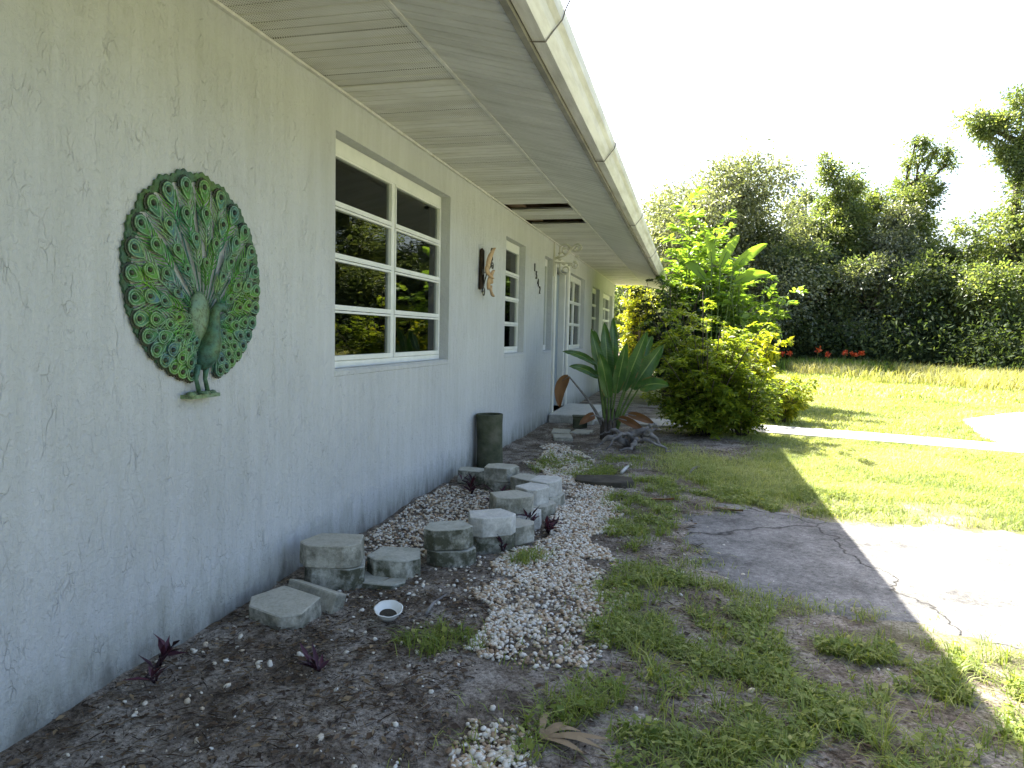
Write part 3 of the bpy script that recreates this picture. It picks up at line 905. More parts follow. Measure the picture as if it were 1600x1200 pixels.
for ring_i, (frac, cnt, sc) in enumerate(((0.905, 29, 0.88), (0.73, 21, 0.82), (0.56, 16, 0.72), (0.40, 11, 0.60))):
    for k in range(cnt):
        u = (k + (0.5 if ring_i % 2 else 0.0)) / (cnt - (0 if ring_i % 2 else 1)) if ring_i % 2 == 0 else (k + 0.5) / cnt
        phi = -math.pi + GAP + u * (2 * math.pi - 2 * GAP)
        feather(phi, ell(phi) * frac, sc * (0.9 + 0.25 * ell(phi)), ring_i == 0, k + ring_i)
rim = MB()
nr = 190
vs = []
for k in range(nr + 1):
    phi = -math.pi + GAP * .9 + k / nr * (2 * math.pi - 1.8 * GAP)
    e_ = ell(phi)
    for (fr_k, xx) in ((0.905 + .03 * math.sin(k * .83), 0.004), (0.94, 0.009), (0.985 + (0.016 if k % 2 else 0.0) + .012 * math.cos(k * .855), 0.012), (0.985 + (0.016 if k % 2 else 0.0) + .012 * math.cos(k * .855), 0.003)):
        vs.append((xx, OY + math.sin(phi) * e_ * fr_k, OZ + math.cos(phi) * e_ * fr_k))
rim.add(vs, [(k * 4 + j, k * 4 + j + 1, k * 4 + j + 5, k * 4 + j + 4) for k in range(nr) for j in range(3)])
rim.build('tail_rim', M['pea_dark2'], pk)
# thin long stems radiating from the root
st = MB()
for k in range(40):
    phi = -math.pi + GAP + (k + .5) / 40 * (2 * math.pi - 2 * GAP)
    rr = ell(phi) * random.choice((0.5, 0.62, 0.8))
    st.tube([(0.005, OY, OZ), (0.008, OY + math.sin(phi + .05) * rr * .5, OZ + math.cos(phi + .05) * rr * .5), (0.008, OY + math.sin(phi) * rr, OZ + math.cos(phi) * rr)], 0.003, 4)
st.build('tail_stems', M['pea_teal'], pk, True)
def blob_mesh(c, r, seg=16, rings=10):
    b = MB()
    pr = [(math.sin(math.pi * i / rings), -math.cos(math.pi * i / rings)) for i in range(rings + 1)]
    b.lathe([(max(a, 1e-4), z_) for a, z_ in pr], seg)
    b.v = [(c[0] + x_ * r[0], c[1] + y_ * r[1], c[2] + z_ * r[2]) for x_, y_, z_ in b.v]
    return b
hump = blob_mesh((0.015, 2.315 - 2.33, 1.225 - .93), (0.026, 0.055, 0.10))
# scalloped back feathers
hump.build('back', M['pea_back'], pk, True)
bp = [(0.030, 2.300, 0.098), (0.034, 2.312, 0.118), (0.040, 2.325, 0.15), (0.046, 2.340, 0.19), (0.046, 2.354, 0.235), (0.045, 2.362, 0.28), (0.048, 2.366, 0.318), (0.052, 2.378, 0.338), (0.056, 2.394, 0.336), (0.060, 2.406, 0.324), (0.064, 2.416, 0.310)]
bd = MB().tube([(x_, y_ - 2.33, z_) for x_, y_, z_ in bp], [0.008, 0.030, 0.042, 0.040, 0.029, 0.021, 0.0175, 0.0195, 0.0175, 0.0085, 0.002], 14)
bd.build('body', M['pea_body'], pk, True)
cr = MB()
for a in (-.4, -.15, .1, .35):
    cr.tube([(0.052, 2.376 - 2.33, 0.352), (0.054, 2.376 - 2.33 + math.sin(a) * .035, 0.352 + math.cos(a) * .035)], [0.0018, 0.003], 5)
cr.build('crest', M['pea_body'], pk, True)
for yy in (2.285, 2.335):
    lg = MB().tube([(0.03, yy - 2.33, 0.115), (0.03, yy - 2.33 - .01, 0.06), (0.03, yy - 2.33 + .005, 0.012)], [0.014, 0.008, 0.009], 8)
    lg.tube([(0.03, yy - 2.33, 0.012), (0.05, yy - 2.33 + .02, 0.004)], [0.008, .004], 6)
    lg.build('leg', M['pea_body'], pk, True)
bs = MB(); bs.box(0.0, 0.052, 2.225 - 2.33, 2.385 - 2.33, -0.010, 0.004)
for k in range(7):
    q = blob_mesh((random.uniform(.012, .045), 2.235 - 2.33 + .023 * k, 0.004), (0.013, 0.016, 0.012), 8, 5); bs.add(q.v, q.f)
bm_ = bs.mesh('base'); link('base', bm_, M['pea_back'], pk)

# ------------------------------------------------------------------ second wall ornament
wo = empty('wall_ornament', (0.0, 6.02, 1.52))
tag(wo, 'tan and dark brown ornament with wire curls between two windows', 'wall ornament')
b = MB(); b.add([(0.004, -.04, 0.05), (0.030, -.05, 0.04), (0.034, .05, 0.08), (0.004, .06, 0.06), (0.004, -.02, 0.40), (0.030, -.03, 0.42), (0.034, .04, 0.40), (0.004, .05, 0.40)],
               [(0, 3, 2, 1), (4, 5, 6, 7), (0, 1, 5, 4), (1, 2, 6, 5), (2, 3, 7, 6), (3, 0, 4, 7)])
q = b.mesh('board'); bevel_mesh(q, 0.008); link('board', q, M['bark_board'], wo)  # slab coloured dark to stand for the ornament's shadow side
for (yy, zz, a, ln, wd) in ((0.02, 0.30, 0.15, 0.20, 0.09), (0.03, 0.12, -0.3, 0.17, 0.08), (0.10, 0.16, -0.9, 0.16, 0.09), (-0.02, 0.21, 2.7, 0.12, 0.07), (0.09, 0.05, -2.4, 0.13, 0.08)):
    b = MB()
    n = 7
    vs = []
    for i in range(n):
        s_ = i / (n - 1)
        w_ = wd * math.sin(math.pi * (0.12 + 0.83 * s_)) * .5
        zc = ln * (s_ - .4)
        for u in (-1, -.4, .4, 1):
            py_, pz_ = u * w_, zc
            vs.append((0.065 + 0.035 * (1 - abs(u)) + 0.05 * s_ * s_, yy + py_ * math.cos(a) + pz_ * math.sin(a), zz - py_ * math.sin(a) + pz_ * math.cos(a)))
    b.add(vs, [(i * 4 + j, i * 4 + j + 1, i * 4 + j + 5, i * 4 + j + 4) for i in range(n - 1) for j in range(3)])
    o = b.build('petal', M['shell_tan'], wo, True)
    sm = o.modifiers.new('thick', 'SOLIDIFY'); sm.thickness = 0.006
for (y_, z_, s_, rr) in ((0.12, 0.33, 1, 0.05), (0.17, 0.27, -1, 0.04), (0.14, 0.40, 1, 0.035), (-0.10, 0.02, -1, 0.05), (-.12, 0.19, 1, .03)):
    b = MB()
    b.tube([(0.06, 0.03, 0.2)] + [(0.07, y_ + s_ * rr * (1 - i / 16) * math.cos(i * .62), z_ + rr * (1 - i / 16) * math.sin(i * .62)) for i in range(14)], 0.005, 6)
    b.build('wire_curl', M['metal_dark'], wo, True)

# white scroll bracket over the entry
sb = empty('scroll_bracket', (0.0, 9.45, 2.02))
tag(sb, 'white iron scroll bracket fixed above the front door', 'bracket')
b = MB(); b.box(0.0, 0.02, -0.02, 0.02, -.05, 0.40); b.build('wall_plate', M['white_iron'], sb)
for (dx, dz, r, s_) in ((0.16, 0.30, 0.09, 1), (0.16, 0.04, 0.08, -1), (0.33, 0.33, 0.06, 1), (0.30, 0.10, 0.05, -1)):
    b = MB()
    b.tube([(0.01, 0, 0.16 + s_ * .02), (dx * .5, 0.01, 0.18 + s_ * .05)] + [(dx + r * (1 - i / 18) * math.cos(2.6 - s_ * i * .6), 0.02, dz + r * (1 - i / 18) * math.sin(2.6 - s_ * i * .6)) for i in range(14)], 0.012, 7)
    b.build('scroll', M['white_iron'], sb, True)
b = MB()
V_, F_, A_ = [], [], []
for k in range(9):
    a = k * .7
    c = (0.2 + .12 * math.cos(a), 0.02, 0.22 + .12 * math.sin(a))
    q = blob_mesh(c, (0.03, .012, .018), 8, 5); b.add(q.v, q.f)
b.build('cast_leaves', M['white_iron'], sb, True)

# ------------------------------------------------------------------ mossy pipe, door step, small things by the wall
b = MB()
b.lathe([(0.112, 0), (0.118, 0.02), (0.113, 0.2), (0.115, 0.40), (0.120, 0.485), (0.118, 0.492), (0.098, 0.492), (0.094, 0.48), (0.092, 0.30), (0.0005, 0.30)], 28, (0, 0, 0), lambda w, z: 1 + .012 * math.sin(3 * w + 9 * z))
o = b.build('upright_pipe', M['moss_pipe'], None, True)
o.location = (0.14, 5.98, -0.02)
o.rotation_euler = (0, R(-1.0), 0)
tag(o, 'dark green mossy pipe standing upright against the wall', 'pipe')

b = MB(); b.box(0.015, 0.62, 9.3, 10.9, -0.05, 0.115)
q = b.mesh('door_step'); bevel_mesh(q, 0.012); o = link('door_step', q, M['block_pale']); tag(o, 'low pale concrete step at the front door', 'step')
b = MB(); b.box(-0.09, 0.09, -0.07, 0.07, 0, 0.14); b.box(-.10, .10, -.08, .08, 0.14, 0.16)
q = b.mesh('planter_box'); bevel_mesh(q, 0.008); o = link('planter_box', q, M['moss_pipe']); o.location = (0.5, 8.95, -.005); o.rotation_euler = (0, 0, .2); tag(o, 'small dark box on the ground before the door step', 'box')
for i, (x_, y_, a_, lb) in enumerate(((0.36, 8.35, .1, 'worn paver lying nearer the house wall below the step'), (0.60, 8.42, -.12, 'worn paver lying beside the paddle leaf plant'), (0.45, 7.95, .22, 'worn paver half sunk in soil, farthest from the step'))):
    b = MB(); b.box(-.11, .11, -.16, .16, -.03, .028); q = b.mesh('paver'); bevel_mesh(q, .008)
    o = link('paver', q, M['block']); o.location = (x_, y_, 0.0); o.rotation_euler = (random.uniform(-.03, .03), random.uniform(-.04, .04), a_)
    tag(o, lb, 'paver', 'pavers before the front door')

# ------------------------------------------------------------------ concrete edging blocks
def block_mesh(name, w=0.27, d=0.20, h=0.105, seed=0, groove=False, mat=None):
    rr = random.Random(seed)
    pl = [(-w * .30, -d * .5), (w * .30, -d * .5), (w * .5, -d * .22), (w * .36, d * .5), (-w * .36, d * .5), (-w * .5, -d * .22)]
    bm = bmesh.new()
    bot = [bm.verts.new((x, y, 0)) for x, y in pl]
    top = [bm.verts.new((x * .985, y * .985, h)) for x, y in pl]
    bm.faces.new(list(reversed(bot)))
    bm.faces.new(top)
    n = len(pl)
    for i in range(n):
        bm.faces.new((bot[i], bot[(i + 1) % n], top[(i + 1) % n], top[i]))
    bmesh.ops.bevel(bm, geom=list(bm.edges), offset=0.004, segments=1, affect='EDGES')
    bmesh.ops.triangulate(bm, faces=bm.faces)
    es = [e for e in bm.edges if e.calc_length() > 0.05]
    bmesh.ops.subdivide_edges(bm, edges=es, cuts=2)
    bmesh.ops.triangulate(bm, faces=bm.faces)
    off = Vector((rr.uniform(0, 50), rr.uniform(0, 50), 0))
    for v_ in bm.verts:
        front = 1.0 if v_.co.y < -d * .15 else 0.35
        nv = mnoise.noise_vector((v_.co + off) * 22)
        v_.co += nv * 0.0035 * front
    me = bpy.data.meshes.new(name)
    bm.to_mesh(me); bm.free()
    me.materials.append(mat)
    return me
BM = {}
for kx in ('block', 'block_pale', 'block_moss'):
    for sd in range(2):
        BM[kx, sd] = block_mesh('edging_block', seed=sd + len(kx), mat=M[kx])
BL = [
    (0.235, 2.965, 0.095, 0.10, 'block', 0, 'big pale edging block topping the stack nearest the wall', 1.12),
    (0.245, 2.975, -0.01, 0.16, 'block_moss', 1, 'rust stained edging block under the stack nearest the wall', 1.08),
    (0.475, 3.14, 0.0, 0.12, 'block_moss', 0, 'single dark mossy edging block left of the double block stack', 1.0),
    (0.440, 3.045, -0.085, 0.05, 'block_moss', 1, 'edging block almost buried in front of the single mossy block', 1.0),
    (0.665, 3.36, 0.098, 0.42, 'block_moss', 1, 'block with a white top and mossy face, upper of second stack', 0.94),
    (0.680, 3.37, -0.01, 0.38, 'block_moss', 0, 'mossy block under the white topped one in second stack', 0.94),
    (0.805, 3.66, 0.098, 0.62, 'block_pale', 0, 'pale streaked block topping the third stack from the wall', 1.0),
    (0.800, 3.68, -0.01, 0.55, 'block_moss', 1, 'dark block at the bottom of the third stack', 0.95),
    (0.905, 3.83, 0.01, 0.95, 'block', 1, 'low block tucked behind the third stack beside the gravel', 0.85),
    (0.800, 4.14, 0.100, 0.80, 'block', 0, 'tilted grey block topping the stack midway along the bed', 1.02),
    (0.850, 4.18, -0.01, 0.85, 'block_pale', 1, 'pale block at the bottom of the stack midway along', 1.0),
    (0.865, 4.45, 0.090, 1.15, 'block_pale', 1, 'white topped block behind the tilted grey block', 0.85),
    (0.905, 4.44, -0.015, 1.20, 'block', 0, 'lower block beside gravel under the white topped one', 0.95),
    (0.900, 4.74, 0.085, 1.45, 'block_pale', 0, 'pale block at the far corner of the bed, on top', 0.95),
    (0.925, 4.74, -0.02, 1.50, 'block', 1, 'grey block at the far corner of the bed, underneath', 0.95),
    (0.700, 5.02, 0.030, 2.6, 'block', 0, 'low grey block in the far row of the bed', 0.9),
    (0.470, 5.14, 0.075, 2.95, 'block', 1, 'grey block raised in the far row before the mossy pipe', 1.0),
    (0.470, 5.15, -0.03, 3.0, 'block_moss', 0, 'block under the raised one before the mossy pipe', 1.0),
    (0.185, 5.30, 0.0, 3.1, 'block_moss', 1, 'dark block end on against the wall at the mossy pipe', 0.9)]
for (x_, y_, z_, a_, kx, sd, lb, sc) in BL:
    o = link('edging_block', BM[kx, sd])
    o.location = (x_, y_, z_)
    o.rotation_euler = (random.uniform(-.03, .03), random.uniform(-.03, .03), a_)
    o.scale = (sc, sc, 1.0)
    tag(o, lb, 'block', 'concrete edging blocks round the bed')
o = link('edging_block', BM['block', 0]); o.location = (0.235, 2.545, -0.035); o.rotation_euler = (R(6), R(2), -0.28); o.scale = (1.12, 1.05, 0.95)
tag(o, 'fallen flat block lying by the wall with soil on top', 'block', 'concrete edging blocks round the bed')
b = MB(); b.box(-.14, .14, -.035, .035, -.05, .05); q = b.mesh('edging_block'); bevel_mesh(q, .008, 2)
o = link('edging_block', q, M['block']); o.location = (0.275, 2.715, 0.015); o.rotation_euler = (R(-20), R(3), -0.25)
tag(o, 'thin broken block leaning behind the fallen flat block', 'block', 'concrete edging blocks round the bed')

# white scalloped bowl
b = MB()
b.lathe([(0.03, 0.0), (0.042, 0.004), (0.055, 0.03), (0.063, 0.055), (0.066, 0.060), (0.060, 0.060), (0.048, 0.028), (0.035, 0.016), (0.0005, 0.014)], 60, (0, 0, 0), lambda w, z: 1 + (0.07 * abs(math.sin(3.5 * w + .3)) ** .7 + .04 * math.sin(2 * w)) * (z / .06) ** 1.2)
o = b.build('bowl', M['ceramic'], None, True); o.location = (0.655, 2.64, 0.004); o.rotation_euler = (R(14), R(4), .4); o.scale = (.86, .86, .7)
tag(o, 'small white scalloped bowl with dirt inside, on the soil', 'bowl')
b = MB(); b.lathe([(0.0005, 0.024), (0.030, 0.023), (0.043, 0.021)], 20); b.build('dirt_fill', M['slate'], o, True)  # dark disc covering the inside of the bowl

# dark slab on the gravel
b = MB()
pl = [(-.24, .10), (-.21, -.08), (-.05, -.13), (.18, -.12), (.26, -.03), (.22, .10), (0, .14)]
n = len(pl)
b.add([(x, y, 0) for x, y in pl] + [(x * .97, y * .97, .055) for x, y in pl], [tuple(range(n, 2 * n)), tuple(reversed(range(n)))] + [(i, (i + 1) % n, n + (i + 1) % n, n + i) for i in range(n)])
q = b.mesh('stone_slab'); bevel_mesh(q, .008, 2); o = link('stone_slab', q, M['slate']); o.location = (1.20, 5.52, 0.005); o.rotation_euler = (R(3), R(-3), -.1)
tag(o, 'dark flat slab of stone lying on the gravel path', 'slab')

# driftwood
dw = empty('driftwood', (1.27, 7.55, 0.0))
tag(dw, 'gnarled grey piece of driftwood on bare soil below the leaves', 'driftwood')
rr = random.Random(5)
def gnarl(pts, r, n=14, amp=.018):
    pts = [Vector(q) for q in pts]
    out, rad = [], []
    for i in range(n):
        u = i / (n - 1) * (len(pts) - 1); k0 = min(int(u), len(pts) - 2)
        c = pts[k0].lerp(pts[k0 + 1], u - k0)
        out.append(c + Vector((rr.uniform(-amp, amp), rr.uniform(-amp, amp), rr.uniform(-amp, amp) * .7)))
        rad.append(r * (1 - .8 * i / (n - 1)) * rr.uniform(.75, 1.25))
    return out, rad
for pts, r in ((((-.05, 0, .02), (-.02, .02, .13), (.10, .04, .19), (.24, .0, .12), (.36, -.05, .02)), .055), (((-.06, 0, .05), (-.16, -.05, .12), (-.28, -.10, .09), (-.36, -.18, .015)), .045),
               (((.0, -.02, .10), (.05, -.14, .09), (.02, -.25, .03), (-.10, -.32, .012)), .035), (((-.1, .02, .1), (-.2, .1, .17), (-.34, .08, .12)), .03),
               (((.12, .05, .17), (.18, .14, .24), (.30, .16, .22)), .028), (((-.02, .0, .12), (-.06, -.10, .17), (-.16, -.20, .12), (-.24, -.30, .02)), .028), (((.1, .02, .12), (.18, -.06, .20), (.30, -.10, .23)), .034),
               (((.05, -.1, .08), (.16, -.22, .12), (.34, -.26, .06), (.42, -.30, .01)), .024)):
    a, c = gnarl(pts, r)
    MB().tube(a, c, 8).build('root', M['driftwood'], dw, True)

# ------------------------------------------------------------------ gravel
ico = bmesh.new(); bmesh.ops.create_icosphere(ico, subdivisions=2, radius=1.0)
IV2 = np.array([v_.co for v_ in ico.verts]); IF2 = np.array([[v_.index for v_ in f.verts] for f in ico.faces]); ico.free()
ico = bmesh.new(); bmesh.ops.create_icosphere(ico, subdivisions=1, radius=1.0)
IV1 = np.array([v_.co for v_ in ico.verts]); IF1 = np.array([[v_.index for v_ in f.verts] for f in ico.faces]); ico.free()
def pebbles(P, size, IV, IF):
    n = len(P)
    ax = unit(rng.normal(size=(n, 3)) * np.array([1, 1, .35]))
    b_ = unit(np.cross(ax, np.array([0, 0, 1.0]) + rng.normal(size=(n, 3)) * .25))
    c_ = np.cross(ax, b_)
    sa = size * rng.uniform(.85, 1.35, n); sb_ = size * rng.uniform(.65, 1.0, n); sc = size * rng.uniform(.42, .75, n)
    lump = 1 + 0.16 * rng.normal(size=(n, len(IV), 1)).clip(-1.5, 1.5) * 0.5
    W = IV[None] * lump
    V = P[:, None] + ax[:, None] * (W[..., 0:1] * sa[:, None, None]) + b_[:, None] * (W[..., 1:2] * sb_[:, None, None]) + c_[:, None] * (W[..., 2:3] * sc[:, None, None])
    F = (np.arange(n)[:, None, None] * len(IV) + IF[None]).reshape(-1, 3)
    return V.reshape(-1, 3), F, np.repeat(rng.random(n), len(IV))
def scatter(poly, n, jit=0.0):
    a = np.array(poly); lo, hi = a.min(0), a.max(0)
    out = np.zeros((0, 2))
    while len(out) < n:
        q = rng.uniform(lo, hi, (n * 2, 2))
        j = (np.stack([fbm(q[:, 0] * 5, q[:, 1] * 5, 21), fbm(q[:, 0] * 5, q[:, 1] * 5, 22)], 1) - .5) * jit
        out = np.concatenate([out, q[inpoly(q[:, 0] + j[:, 0], q[:, 1] + j[:, 1], poly)]])
    return out[:n]
parts = []
q = scatter(PEB, 31000, 0.5)
dens = fbm(q[:, 0] * 3, q[:, 1] * 3, 31)
bare = ((q[:, 1] < 2.38) & (q[:, 1] > 1.98) & (dens < .60))
q = q[~bare & (rng.random(len(q)) < np.clip((dens - .24) * 5, .2, 1))]
sz = 0.0058 + 0.0075 * rng.random(len(q)) ** 1.6
z = ground_h(q[:, 0], q[:, 1]) + sz * .35 + rng.random(len(q)) ** 2 * .010
near = q[:, 1] < 3.6
P3 = np.concatenate([q, z[:, None]], 1)
parts.append(pebbles(P3[near], sz[near], IV1, IF1))
parts.append(pebbles(P3[~near], sz[~near] * 1.05, IV1, IF1))
q = scatter(PEBIN, 2400, 0.1)
sz = rng.uniform(0.007, 0.014, len(q)); P3 = np.concatenate([q, (ground_h(q[:, 0], q[:, 1]) + .006)[:, None]], 1)
parts.append(pebbles(P3, sz, IV1, IF1))
V, F, A = cat(parts)
o = link('gravel', mesh_np('gravel', V, F, True, {'v': A}), M['pebble'])
tag(o, 'white and tan river pebbles spread along the house bed', None, None, 'stuff')
q = np.concatenate([scatter([(0.03, 1.2), (1.2, 1.2), (1.0, 2.9), (0.05, 2.85)], 230), scatter([(0.9, 1.2), (2.6, 1.2), (2.6, 3.2), (1.0, 7.5), (0.4, 7.6)], 500), scatter([(0.4, 2.8), (0.95, 2.8), (1.1, 5.3), (0.8, 5.3), (1.0, 3.8)], 200)])
sz = np.where(rng.random(len(q)) < .35, rng.uniform(.007, .0135, len(q)), rng.uniform(.003, .007, len(q)))
P3 = np.concatenate([q, (ground_h(q[:, 0], q[:, 1]) + sz * .4)[:, None]], 1)
V, F, A = pebbles(P3, sz, IV1, IF1)
o = link('loose_pebbles', mesh_np('loose_pebbles', V, F, True, {'v': np.clip(A * .7 + .35, 0, 1)}), M['pebble'])
tag(o, 'loose pale pebbles strewn over the dark soil', None, None, 'stuff')

# crumbs of soil and grit
OV = np.array([(1, 0, 0), (-1, 0, 0), (0, 1, 0), (0, -1, 0), (0, 0, 1), (0, 0, -1)], float); OF = np.array([(0, 2, 4), (2, 1, 4), (1, 3, 4), (3, 0, 4), (2, 0, 5), (1, 2, 5), (3, 1, 5), (0, 3, 5)])
q = np.concatenate([scatter([(0.02, 1.1), (3.2, 1.1), (3.0, 2.9), (1.9, 3.3), (1.8, 5.0), (2.4, 5.5), (2.6, 8.6), (0.02, 8.8)], 15000), scatter([(0.02, 1.1), (1.3, 1.1), (1.0, 2.95), (0.02, 2.9)], 6000)])
sz = .0016 + .0045 * rng.random(len(q)) ** 2.5
P3 = np.concatenate([q, (ground_h(q[:, 0], q[:, 1]) + sz * .3)[:, None]], 1)
V, F, A = pebbles(P3, sz, OV, OF)
t = NT('soil_crumb'); M['crumb'] = t.fin(t.ramp(t.attr('v'), [(0.0, (0.05, 0.038, 0.03)), (0.6, (0.18, 0.15, 0.12)), (1.0, (0.36, 0.33, 0.29))]), 0.95, None, 0, .15)
o = link('soil_crumbs', mesh_np('soil_crumbs', V, F, False, {'v': A}), M['crumb'])
tag(o, 'crumbs of soil and grit on the bare ground', None, None, 'stuff')

# ------------------------------------------------------------------ leaf litter and twigs on the soil
q = np.concatenate([scatter([(0.02, 1.2), (1.3, 1.2), (1.0, 2.95), (0.02, 2.9)], 3200), scatter([(1.2, 1.2), (3.0, 1.2), (2.0, 3.3), (1.5, 3.0)], 1800), scatter([(1.0, 3.0), (2.0, 3.0), (1.9, 5.2), (1.1, 5.6)], 900), scatter([(0.3, 5.3), (1.0, 5.5), (2.3, 6.5), (2.9, 8.6), (0.2, 8.8)], 1500), scatter([(0.02, 3.0), (.75, 3.3), (.7, 5.1), (0.02, 5.2)], 700), scatter([(0.3, 2.85), (0.95, 2.8), (1.15, 4.9), (0.9, 5.2), (.95, 3.7)], 500)])
n = len(q)
az = rng.random(n) * 6.283
D = np.stack([np.cos(az), np.sin(az), rng.normal(0, .12, n)], 1)
N = np.stack([rng.normal(0, .3, n), rng.normal(0, .3, n), np.ones(n)], 1)
P3 = np.concatenate([q, (ground_h(q[:, 0], q[:, 1]) + .004 + rng.random(n) * .008)[:, None]], 1)
tw = rng.random(n) < .45
L = np.where(tw, rng.uniform(.025, .09, n), rng.uniform(.012, .04, n)); W = np.where(tw, rng.uniform(.0015, .003, n), L * rng.uniform(.3, .6, n))
V, F, A = leaves_np(P3, D, N, L, W, .12, rng.random(n) ** 2)
o = link('leaf_litter', mesh_np('leaf_litter', V, F, False, {'v': A}), M['litter'])
tag(o, 'dry brown leaf litter and twigs on the soil', None, None, 'stuff')

# named bits lying about
def stick(name, pts, r, mat, lb, cat_):
    o = MB().tube(pts, r, 7).build(name, mat, None, True)
    tag(o, lb, cat_)
stick('stick', [(0.80, 2.70, .012), (0.795, 2.80, .02), (0.81, 2.92, .014)], [.008, .007, .005], M['driftwood'], 'short pale stick on soil beside the white bowl', 'stick')
stick('stick', [(1.86, 6.15, .015), (1.90, 6.35, .03), (1.97, 6.62, .022)], [.016, .014, .009], M['driftwood'], 'weathered stick on the grass before the asphalt', 'stick')
stick('stick', [(1.30, 6.05, .012), (1.32, 6.22, .02), (1.335, 6.40, .015)], [.014, .016, .010], M['block_pale'], 'white stick on bare soil between slab and driftwood', 'stick')
fl = empty('palm_leaf', (1.50, 1.93, 0.012)); tag(fl, 'dry tan palm leaf lying at the gravel edge', 'leaf')
for k in range(6):
    a = -.5 + .42 * k
    b = MB(); L_ = .15 + .03 * (k % 3)
    vs = []
    for i in range(6):
        s_ = i / 5; w_ = .011 * math.sin(math.pi * (.08 + .9 * s_))
        cx, cy = math.cos(a) * L_ * s_ - .05, math.sin(a) * L_ * s_ * .6
        zz = .01 + .03 * math.sin(math.pi * s_) * (.4 + .3 * (k % 2))
        vs += [(cx + math.sin(a) * w_, cy - math.cos(a) * w_, zz), (cx - math.sin(a) * w_, cy + math.cos(a) * w_, zz + .004)]
    b.add(vs, [(2 * i, 2 * i + 1, 2 * i + 3, 2 * i + 2) for i in range(5)])
    me = b.mesh('leaf_blade'); at = me.attributes.new('v', 'FLOAT', 'POINT'); at.data.foreach_set('value', np.full(len(vs), .95, np.float32))
    link('leaf_blade', me, M['litter'], fl)
def flat_leaf(name, loc, L_, W_, rz, mat, lb):
    vs = []
    for i in range(7):
        s_ = i / 6; w_ = W_ * .5 * math.sin(math.pi * (.05 + .93 * s_)) ** .8
        vs += [(L_ * (s_ - .5), -w_, .012 + .02 * s_), (L_ * (s_ - .5), 0, .004 + .012 * s_ * s_), (L_ * (s_ - .5), w_, .015)]
    b = MB(); b.add(vs, [(3 * i + j, 3 * i + j + 1, 3 * i + j + 4, 3 * i + j + 3) for i in range(6) for j in range(2)])
    me = b.mesh(name, True); at = me.attributes.new('v', 'FLOAT', 'POINT'); at.data.foreach_set('value', np.random.default_rng(3).random(len(vs)).astype(np.float32))
    o = link(name, me, mat); o.location = loc; o.rotation_euler = (0, 0, rz); tag(o, lb, 'leaf')
flat_leaf('fallen_leaf', (1.66, 5.12, .006), .20, .06, .1, M['deadleaf'], 'orange brown fallen leaf on the path near the slab')
flat_leaf('fallen_leaf', (2.12, 4.98, .004), .22, .07, -.35, M['litter'], 'dry tan fallen leaf on the edge of the asphalt')

# ------------------------------------------------------------------ weeds and grass near the path
def no_pave(x, y):
    return ~(inpoly(x, y, ASPH) | inpoly(x, y, WALK) | inpoly(x, y, DRIVE))
PATCH = [  # x, y, rx, ry, weight
    (1.78, 3.15, .30, .30, 1), (2.02, 2.72, .42, .32, 1), (1.72, 2.75, .22, .2, .9), (2.32, 2.55, .40, .30, 1), (2.66, 2.72, .28, .28, 1), (1.66, 3.45, .15, .35, .8),
    (1.55, 4.25, .16, .35, .9), (1.47, 5.0, .14, .4, .8), (1.72, 4.7, .14, .35, .7), (1.12, 5.95, .25, .35, .8), (0.75, 6.2, .25, .4, .6), (1.55, 5.6, .2, .35, .7),
    (0.93, 2.48, .15, .09, .9), (1.50, 2.14, .10, .08, .8), (1.72, 2.2, .35, .18, .8), (2.1, 2.15, .4, .2, 1), (2.5, 2.15, .4, .25, 1), (2.95, 2.3, .3, .3, 1), (1.03, 3.55, .08, .10, .8),
    (2.85, 2.85, .3, .14, .8), (1.85, 1.9, .5, .25, .7), (2.05, 3.12, .25, .10, .8), (2.3, 5.35, .5, .25, .9), (2.0, 5.8, .35, .35, .9), (2.7, 5.5, .4, .35, 1), (1.35, 6.6, .25, .3, .5), (3.2, 2.6, .4, .2, .9)]
parts = []; parts2 = []
for (x, y, rx, ry, w) in PATCH:
    n = int(5200 * rx * ry * w * 7)
    r_ = np.sqrt(rng.random(n)) * 1.15; a = rng.random(n) * 6.283
    px = x + rx * r_ * np.cos(a); py = y + ry * r_ * np.sin(a)
    keep = (fbm(px * 7, py * 7, 41) > .495 + .14 * (r_ - .5)) & (px > .05)
    keep &= no_pave(px, py) | (fbm(px * 9, py * 9, 45) > .62)
    px, py = px[keep], py[keep]
    P3 = np.stack([px, py, ground_h(px, py) - .003], 1)
    P3[:, 2] = np.where(inpoly(px, py, ASPH_IN), .004, P3[:, 2])
    n = len(px)
    if n == 0:
        continue
    kind = rng.random(n)
    bl = kind < .72
    parts.append(blades_np(P3[bl], rng.uniform(.02, .075, bl.sum()) * (0.8 + .5 * fbm(px[bl] * 3, py[bl] * 3, 9)), rng.uniform(.0025, .0055, bl.sum()), 1.5, np.clip(rng.normal(.45, .25, bl.sum()), 0, 1)))
    m = ~bl; k_ = m.sum()
    az = rng.random(k_) * 6.283
    D = np.stack([np.cos(az), np.sin(az), rng.uniform(-.1, .6, k_)], 1)
    N = np.stack([rng.normal(0, .4, k_), rng.normal(0, .4, k_), np.ones(k_)], 1)
    Q = P3[m] + np.array([0, 0, 1.]) * rng.uniform(.005, .045, k_)[:, None]
    L = rng.uniform(.014, .034, k_)
    parts2.append(leaves_np(Q, D, N, L, L * rng.uniform(.45, .9, k_), .15, np.clip(rng.normal(.5, .25, k_), 0, 1)))
